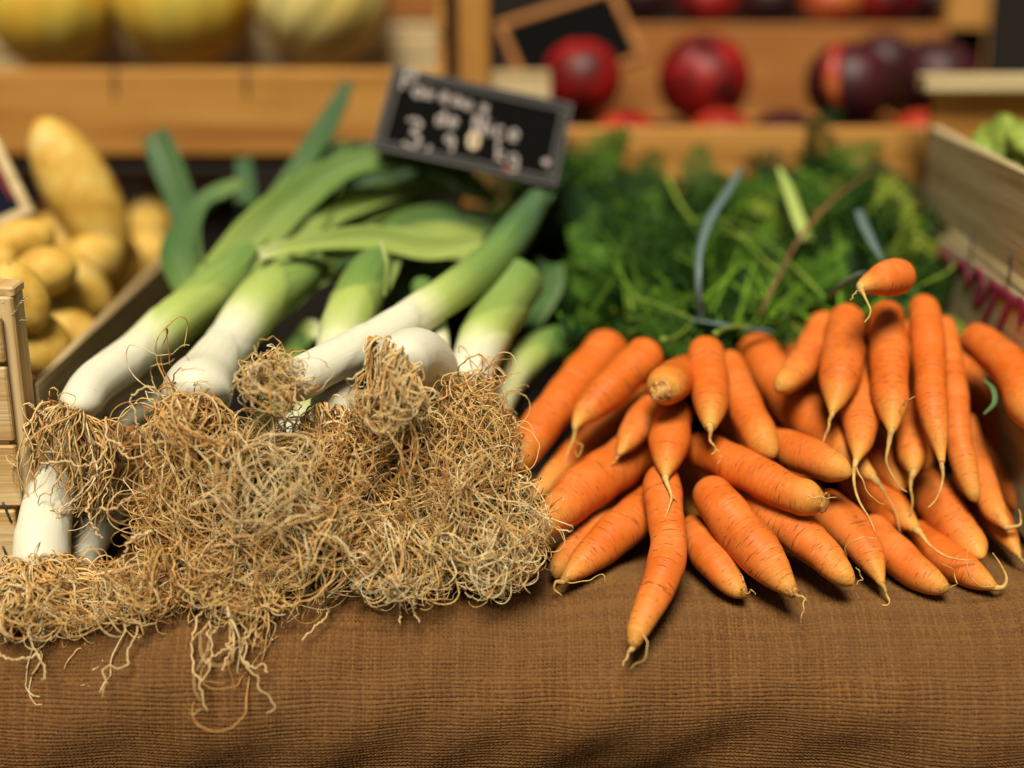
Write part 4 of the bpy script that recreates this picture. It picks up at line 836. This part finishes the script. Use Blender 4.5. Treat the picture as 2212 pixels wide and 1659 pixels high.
peach(1205,300,70,1.38,'peach_dark','shadowed peach behind the price board',12)
# blush streak on the streaked peach = a thin raised suture band of its own colour
def streak():
    c = P(1835,182,1.36); rr = 94*1.36/F
    d0 = -FW*.80-RT*.60; pts = []
    for a in np.linspace(-55, 62, 24):
        v_ = d0/np.linalg.norm(d0)*math.cos(math.radians(a))+UP*math.sin(math.radians(a)); pts.append(c+v_/np.linalg.norm(v_)*rr*.965)
    pts = np.array(pts); w_ = .0085*np.sin(np.linspace(.25, 2.9, 24))
    v, q, t, u = tube(pts, w_, 14, squash=1.0)
    for o in bpy.data.objects:
        if o.get('label', '').startswith('dark peach with a yellow'):
            s = link('blush_streak', v, q, M['peach_blush'], o, np.array(o.location), tris=t)
streak()
for k, (x_, y_, r_, m_, lb) in enumerate(((1385,-8,66,'peach_dark','dark peach at the slate end of the high crate'),(1525,2,66,'peach','red peach second from the slate in the high crate'),(1660,-2,70,'peach_dark','third dark peach in the high crate'),
        (1790,4,64,'peach_blush','lighter orange-red peach in the high crate'),(1905,-4,72,'peach','brightest red peach in the high crate'),(2025,-2,62,'peach_dark','dark peach by the tall corner post of the high crate'))):
    peach(x_, y_, r_, 1.66, m_, lb, 30+k, tw=k, group='peaches in the higher crate')
# framed slate standing in the peach crate
panel([P(1062,56,1.40), P(1318,-28,1.42), P(1402,128,1.40), P(1146,212,1.38)], 'price_slate', 'blank black slate in an orange wooden frame, tilted among the peaches', wood('orange', 0), .0075, .008, M['slate'])

# ------------------------------------------------------------------ chalk price board
cs = [P(850,146,1.18), P(1256,232,1.18), P(1180,402,1.15), P(804,320,1.15)]
rt, rl_, c0, x, y, z, wx, wy = panel(cs, 'price_board', 'black price board with handwritten white lettering, standing behind the leeks', M['frame'], .0075, .004, M['slate'], line=M['line'])
G = {'P': [[(0,1),(.05,0)],[(0,.05),(.45,.0),(.55,.25),(.35,.5),(.05,.55)]], 'o': [[(.3,.4),(.05,.55),(.05,.85),(.3,1),(.5,.8),(.5,.55),(.3,.4)]], 'i': [[(.1,.45),(.12,1)],[(.1,.2),(.13,.24)]],
 'r': [[(.05,.45),(.08,1)],[(.08,.6),(.25,.45),(.4,.5)]], 'e': [[(.08,.72),(.45,.68),(.4,.45),(.2,.4),(.05,.7),(.15,.95),(.45,.9)]], 'a': [[(.45,.5),(.2,.42),(.05,.7),(.2,1),(.42,.85),(.46,.45),(.5,1)]],
 'u': [[(.05,.45),(.08,.9),(.3,1),(.45,.8),(.45,.45),(.5,1)]], 'x': [[(.05,.45),(.45,1)],[(.45,.45),(.05,1)]], 'd': [[(.42,.5),(.15,.45),(.05,.75),(.2,1),(.42,.85),(.46,0),(.48,1)]],
 'N': [[(0,1),(.05,0),(.5,1),(.55,0)]], 'c': [[(.45,.5),(.2,.4),(.05,.7),(.2,1),(.45,.92)]], '3': [[(0,.1),(.35,0),(.5,.2),(.2,.45),(.5,.6),(.5,.9),(.2,1),(0,.9)]], ',': [[(.12,.9),(.05,1.2)]],
 '9': [[(.48,.2),(.2,.02),(.03,.25),(.2,.48),(.46,.3),(.5,.1),(.46,1)]], '0': [[(.28,0),(.04,.3),(.06,.8),(.3,1),(.5,.7),(.5,.25),(.28,0)]], 'k': [[(.05,0),(.08,1)],[(.42,.45),(.1,.72),(.45,1)]],
 'g': [[(.45,.5),(.2,.42),(.05,.7),(.25,.9),(.44,.75),(.45,.45),(.42,1.25),(.1,1.3)]], '5': [[(.5,0),(.1,.02),(.06,.42),(.35,.4),(.5,.7),(.3,1),(.02,.92)]], 'l': [[(.1,0),(.12,1)]], '/': [[(.4,0),(0,1)]]}
TLc, TRc, BRc, BLc = (340,130),(2040,470),(1720,1220),(90,880)
def uvw(a, b):   # crop pixel -> board plane (bilinear inverse, few Newton steps)
    u = v = .5
    for _ in range(12):
        fx = (1-u)*(1-v)*TLc[0]+u*(1-v)*TRc[0]+u*v*BRc[0]+(1-u)*v*BLc[0]-a; fy = (1-u)*(1-v)*TLc[1]+u*(1-v)*TRc[1]+u*v*BRc[1]+(1-u)*v*BLc[1]-b
        xu = (1-v)*(TRc[0]-TLc[0])+v*(BRc[0]-BLc[0]); xv = (1-u)*(BLc[0]-TLc[0])+u*(BRc[0]-TRc[0]); yu = (1-v)*(TRc[1]-TLc[1])+v*(BRc[1]-BLc[1]); yv = (1-u)*(BLc[1]-TLc[1])+u*(BRc[1]-TRc[1])
        dt = xu*yv-xv*yu; u -= (fx*yv-fy*xv)/dt; v -= (fy*xu-fx*yu)/dt
    return c0 + x*(u-.5)*wx + y*(.5-v)*wy + z*.0016
def write(s, a, b, size, adv, slope, bold, m=None, name='letter'):
    for ch in s:
        if ch != ' ':
            vs, qs, k = [], [], 0; ts = []
            for stroke in G[ch]:
                pp = np.array([uvw(a+px_*size-py_*size*.25, b+py_*size+px_*size*slope) for px_, py_ in stroke]); cc = resample(spline(pp, 30), 18)
                v, q, t, u = tube(cc, np.full(18, bold*.85), 8, squash=1.0); vs.append(v); qs.append(q+k); ts.append(np.array(t)+k); k += len(v)
            link(name, np.vstack(vs), np.vstack(qs), m or M['chalk'], rt, rl_, tris=np.vstack(ts))
        a += adv*(.55 if ch in 'i,l' else 1); b += adv*slope*(.55 if ch in 'i,l' else 1)
write('P', 450, 160, 190, 120, .25, .0021); write('oi', 540, 260, 150, 105, .25, .0021); write('r', 690, 320, 120, 90, .25, .0017); write('ea', 790, 320, 140, 110, .25, .0019); write('ux', 1000, 375, 140, 160, .25, .0019)
write('de', 730, 520, 150, 115, .2, .0020); write('Nice', 1080, 570, 170, 125, .22, .0019)
write('3', 440, 610, 250, 150, .25, .0023); write(',', 640, 700, 180, 60, .2, .002); write('9', 780, 760, 150, 110, .2, .0019); write('0', 1010, 730, 150, 110, .2, .0026, M['chalk_warm']); write('kg', 1250, 810, 170, 110, .35, .0016)
o = blob(uvw(1675, 1000), (.0032,.0032,.0012), M['chalk'], 'chalk_dot', rot=np.stack([x, y, z], 1), root=rt, rootloc=rl_)
o = blob(uvw(1300, 1065), (.0030,.0022,.0012), M['red'], 'red_mark', rot=np.stack([x, y, z], 1), root=rt, rootloc=rl_)
v, q, t, u = tube(np.array([c0-z*.004-y*wy*.1, c0-z*.03-y*wy*.6, [c0[0], c0[1]+.11, .01]]), np.full(3, .0015), 8); link('support_pin', v, q, M['frame'], rt, rl_, tris=t)

# ------------------------------------------------------------------ beige crate on the right
XR = .365
r, rl = crate('wooden_crate', (XR+.2, .2, 0), 'weathered beige crate with magenta scribble on its side board')
za = .2545; zg = on(0, XR, 1992, 462)[2]; yb = on(0, XR, 2006, 300)[1]
y0 = -.06
for z0, z1 in ((.006,.080),(.088,zg-.008),(zg+.004,za)):
    box((XR+.004, (y0+yb)/2, (z0+z1)/2), (.008, yb-y0, z1-z0), wood('beige', 1), 'side_board', r, rl, bevel=.002)
zr1 = on(1, yb, 2100, 190)[2]; zr0 = on(1, yb, 2100, 165)[2]
box((XR+.20, yb+.004, (za-.02+zr1)/2), (.40, .008, zr1-za+.04), wood('gold', 0), 'end_board', r, rl)
box((XR+.20-.006, yb-.004, (zr1+zr0)/2), (.412, .03, zr0-zr1+.004), wood('beige', 0), 'top_rail', r, rl)
box((XR+.20, yb+.003, .12), (.38, .008, .20), wood('beige', 0), 'end_board', r, rl)
box((XR+.20, y0, .13), (.40, .008, .24), wood('beige', 0), 'end_board', r, rl)
box((XR+.40, (y0+yb)/2, .13), (.008, yb-y0-.02, .24), wood('beige', 1), 'side_board', r, rl)
box((XR+.20, (y0+yb)/2, .01), (.38, yb-y0-.02, .008), wood('beige', 1), 'floor_board', r, rl)
def onside(px, py, off=.0012): return on(0, XR-off, px, py)
for (a, b_), (c_, d_) in (((2100,500),(2099,556)),((2184,545),(2180,608))):
    v, q, t, u = tube(np.linspace(onside(a, b_), onside(c_, d_), 5), np.full(5, .0010), 6); link('staple', v, q, M['steel'], r, rl, tris=t)
for pts in ([(2026,545),(2048,559),(2040,575)], [(2023,606),(2060,581),(2085,575),(2091,615),(2110,587),(2122,606),(2104,646),(2119,649),(2141,618),(2153,627),(2131,680),(2119,711)],
            [(2153,627),(2172,637),(2181,652),(2162,698),(2150,735)], [(2172,637),(2193,655),(2209,658),(2203,700)], [(2190,744),(2196,752)], [(2209,658),(2225,680),(2240,670)]):
    cc = resample(spline(np.array([onside(a, b_, .0006) for a, b_ in pts]), 80), 50)
    v, q, t, u = tube(cc, np.full(50, .0046), 8); v[:,0] = XR-.0008+(v[:,0]-(XR-.0006))*.25
    link('marker_stroke', v, q, M['pink'], r, rl, tris=t)
def curly(c, rad, label, name='lettuce', seed=0):
    rt2 = empty(name, c-np.array([0,0,rad]), label, 'lettuce'); rg = np.random.default_rng(seed)
    for k in range(9):
        ax = rg.normal(size=3)*.5+np.array([0,-.3,.8]); 
        blob(c+rg.normal(size=3)*rad*.25, (rad*.85, rad*.8, rad*.35), M['lettuce'], 'lettuce_leaf', rotz_to(ax, k), 20, 40, shape=lambda th, ph: lumps(seed+k, .12, 3)(th, ph)*(1+.06*np.sin(ph*13)), root=rt2, rootloc=np.array(rt2.location))
curly(P(2190,345,1.15), .034, 'light green lettuce head just visible inside the beige crate', seed=3)
curly(P(2270,360,1.12), .040, 'darker green lettuce at the cut-off side of the beige crate', seed=9)
# pale crate far behind, top corner
r, rl = crate('wooden_crate', (.66, .62, .2), 'whitish crate end in the far upper corner beyond the beige crate')
box((.665, .62, .30), (.16, .012, .20), wood('pale', 0), 'end_board', r, rl)
box((.598, .612, .30), (.022, .012, .24), wood('beige', 2), 'corner_post', r, rl)
box((.665, .72, .205), (.15, .18, .010), wood('pale', 1), 'floor_board', r, rl)

# ------------------------------------------------------------------ carrot greens
def greens():
    rg = np.random.default_rng(77); V = []; Q = []; CC = []; off = 0
    def top(px, py):   # depth of the mound surface
        return 1.10 + (700-py)/380*.20
    n = 640
    for k in range(n):
        px = rg.uniform(1140, 1990); lim = 372 + 40*math.sin(px*.013+1) + (120*max(0, (px-1850)/140) if px > 1850 else 0) - (30 if px < 1330 else 0)
        py = rg.uniform(lim, 740)
        if px > 1500 and py > 690: continue
        if px < 1275 and py > 440: continue
        d = top(px, py) + abs(rg.normal())*.035
        p = P(px, py, d)
        if p[2] < .02: continue
        # flow: from the crowns back and up, fanning
        dirv = np.array([(px-1650)/900+rg.normal()*.75, .75+rg.normal()*.55, .25+rg.normal()*.5]); dirv /= np.linalg.norm(dirv)
        Lf = rg.uniform(.05, .10); K = 12; cur = p-dirv*Lf*.5; pts = []
        dd = dirv.copy(); bend = rg.normal(size=3)*.10+np.array([0,0,-.05])
        for i in range(K): pts.append(cur.copy()); dd = dd+bend; dd /= np.linalg.norm(dd); cur = cur+dd*Lf/K
        pts = np.array(pts); t = tangents(pts)
        nrm = rg.normal(size=3)*.6-FW+np.array([0,0,.6]); nrm /= np.linalg.norm(nrm)
        b = np.cross(t, nrm); b /= np.linalg.norm(b, axis=1, keepdims=True); nn = np.cross(b, t)
        tone = rg.uniform()**2.3; base = np.array([.010,.042,.008])*(1-tone)+np.array([.13,.29,.032])*tone
        if rg.uniform() < .08: base = np.array([.30,.38,.04])
        quads = []
        w = .0006
        for i in range(K-1): quads.append((pts[i]-b[i]*w, pts[i]+b[i]*w, pts[i+1]+b[i+1]*w, pts[i+1]-b[i+1]*w))
        for i in range(2, K):
            for s in (-1, 1):
                pl = Lf*.30*(1-(i/K)**1.6)+.004
                ax = t[i]*.75+b[i]*s*.8+nn[i]*rg.normal()*.2; ax /= np.linalg.norm(ax)
                m = 4
                for j in range(1, m+1, 1 if i % 2 else 2):
                    q0 = pts[i]+ax*pl*j/m*.9; side = np.cross(ax, nn[i]); side /= np.linalg.norm(side)
                    for s2 in (-1, 1):
                        a2 = ax*.7+side*s2*.7+nn[i]*rg.normal()*.25; a2 /= np.linalg.norm(a2); l2 = pl*.55*(1.1-j/m*.5)+.002; w2 = np.cross(a2, nn[i])*.0014
                        quads.append((q0-a2*.0004, q0+a2*l2*.5+w2, q0+a2*l2, q0+a2*l2*.5-w2))
        q = np.array(quads); V.append(q.reshape(-1, 3)); m_ = len(q); Q.append(np.arange(m_*4).reshape(-1, 4)+off); off += m_*4
        CC.append(np.clip(base*(1+rg.normal(size=(m_, 1))*.22), .003, 1).repeat(4, 0))
    st_ = []
    for k in range(46):   # leaf stalks running back from the crowns
        x0 = rg.choice([1400, 1540, 1640, 1860])+rg.normal()*50; y0 = 690+rg.normal()*12
        x1 = x0+rg.normal()*230+(x0-1620)*.4; y1 = rg.uniform(400, 600); d1 = top(x1, y1)-.01; d0 = 1.10
        xm = (x0+x1)/2+rg.normal()*30; ym = (y0+y1)/2-rg.uniform(0, 30)
        if not 1150 < x1 < 1960: continue
        st_.append((resample(spline(np.array([P(x0, y0, d0), P(xm, ym, (d0+d1)/2-.012), P(x1, y1, d1)]), 30), 16)))
    st_ = np.array(st_); c_ = np.array([.12,.24,.02])*rg.uniform(.6, 1.9, (len(st_), 1))
    v_, q_, c_ = strands(st_, np.linspace(.0015, .0007, 16)[None,:]*rg.uniform(.7, 1.2, (len(st_), 1)), c_, 5)
    V.append(v_); Q.append(q_+off); CC.append(c_)
    o = link('carrot_greens', np.vstack(V), np.vstack(Q), M['frond'], attrs={'Col': np.vstack(CC)}, smooth=False)
    tag(o, 'mass of feathery dark green carrot leaves heaped behind the carrots', 'carrot leaves', kind='stuff')
greens()
def ribbon(pts, name, m, label, cat, f=.1, attr=None):
    W = np.array([[*P(a, b, d), w*d/F/2] for a, b, w, d in pts]); c = resample(spline(W, 80), 40); p = c[:,:3]
    v, q, t, u = tube(p, c[:,3], 10, squash=.25); o = link(name, v, q, m, tris=t, uv=u, attrs=attr(len(v)) if attr else None); tag(o, label, cat); return o
ribbon([(1515,700,18,1.08),(1508,620,16,1.06),(1512,540,18,1.07),(1535,470,26,1.09),(1570,415,24,1.12),(1600,365,16,1.15)], 'plastic_tie', M['tie'], 'long pale blue tie standing up from the middle bunch of carrots', 'tie')
ribbon([(1490,690,14,1.08),(1560,700,22,1.07),(1620,710,20,1.08),(1668,715,14,1.09)], 'plastic_tie', M['tie'], 'dark blue-green tie wrapped level around the crowns of the middle bunch', 'tie')
ribbon([(1905,560,10,1.08),(1888,530,20,1.09),(1868,490,26,1.11),(1855,455,20,1.13)], 'plastic_tie', M['tie'], 'short grey-blue tie end sticking up behind the knobbly carrot', 'tie')
ribbon([(1795,640,20,1.06),(1820,615,36,1.05),(1850,595,34,1.04),(1872,588,16,1.04)], 'plastic_tie', M['tie'], 'blue tie loop just left of the knobbly carrot', 'tie')
ribbon([(1745,520,34,1.14),(1725,470,34,1.15),(1700,400,26,1.17),(1682,362,10,1.18)], 'long_leaf', M['leek'], 'flat yellow-green blade poking up from the carrot leaves', 'leaf', attr=lambda n: {'g': np.full(n, .42)})
ribbon([(1640,680,8,1.09),(1680,600,9,1.1),(1730,510,11,1.12),(1800,430,11,1.15),(1880,372,6,1.2)], 'dry_stalk', wood('brown', 1), 'thin brown dry stalk slanting across the carrot leaves', 'stalk')
for k, (pp, lb) in enumerate(((([(1480,480),(1540,470),(1620,490),(1680,520)]), 'pale green carrot stalk arching across the leaf heap below the yellow blade'), (([(1560,480),(1610,520),(1650,560),(1700,600)]), 'pale green carrot stalk pointing down toward the upper bunch'),
        (([(1440,380),(1470,440),(1500,480)]), 'short green carrot stalk beside the tall blue tie'), (([(1500,690),(1430,660),(1370,640)]), 'green carrot stalk lying level behind the middle crowns'),
        (([(1780,640),(1720,580),(1650,520),(1560,500)]), 'long green carrot stalk running from the upper bunch toward the tall tie'), (([(1990,615),(2020,600),(2050,585),(2060,570)]), 'leafy green sprig against the beige crate'))):
    ribbon([(a, b_, 9 if k != 5 else 7, 1.075+(700-b_)*.0005-.01) for a, b_ in pp], 'carrot_stalk', M['stem'], lb, 'stalk')
# small green scrap on the shaded carrot
ribbon([(2125,820,8,1.0),(2145,840,14,.99),(2148,870,12,.985),(2125,895,5,.985)], 'leaf_scrap', M['leek'], 'small torn green leaf lying on the shaded carrots by the thick bent one', 'leaf', attr=lambda n: {'g': np.full(n, .85)})

# ------------------------------------------------------------------ camera, light, world
cd = bpy.data.cameras.new('camera'); co = bpy.data.objects.new('camera', cd); col.objects.link(co)
co.location = CAM; co.rotation_euler = (math.radians(90)-PITCH, 0, 0)
cd.sensor_width = 36; cd.lens = F/CW*36; cd.clip_start = .02; cd.clip_end = 100
cd.dof.use_dof = True; cd.dof.focus_distance = FOCUS; cd.dof.aperture_fstop = 1.25
sc.camera = co
w = bpy.data.worlds.new('World'); sc.world = w; w.use_nodes = True; nt = w.node_tree
sky = N(nt, 'ShaderNodeTexSky', sky_type='NISHITA'); sky.sun_disc = False
SD = np.array([-.10, -.74, 1.20]); SD /= np.linalg.norm(SD)
sky.sun_elevation = math.asin(SD[2]); sky.sun_rotation = math.atan2(SD[0], SD[1]); sky.dust_density = 3
warm = mix(nt, 1.0, sky.outputs[0], (1.0,.74,.46), 'MULTIPLY')
L(nt, warm, nt.nodes['Background'].inputs[0]); nt.nodes['Background'].inputs[1].default_value = .008
sl = bpy.data.lights.new('sun', 'SUN'); sl.energy = 1.5; sl.angle = math.radians(22); sl.color = (1,.91,.74)
so = bpy.data.objects.new('sun', sl); col.objects.link(so)
from mathutils import Vector
so.rotation_euler = Vector(SD.tolist()).to_track_quat('Z', 'Y').to_euler()
vs = sc.view_settings; vs.view_transform = 'Standard'; vs.look = 'None'; vs.gamma = 1; vs.exposure = 1.54; vs.use_curve_mapping = False
sc.cycles.use_denoising = True
sc.cycles.max_bounces = 6; sc.cycles.diffuse_bounces = 1
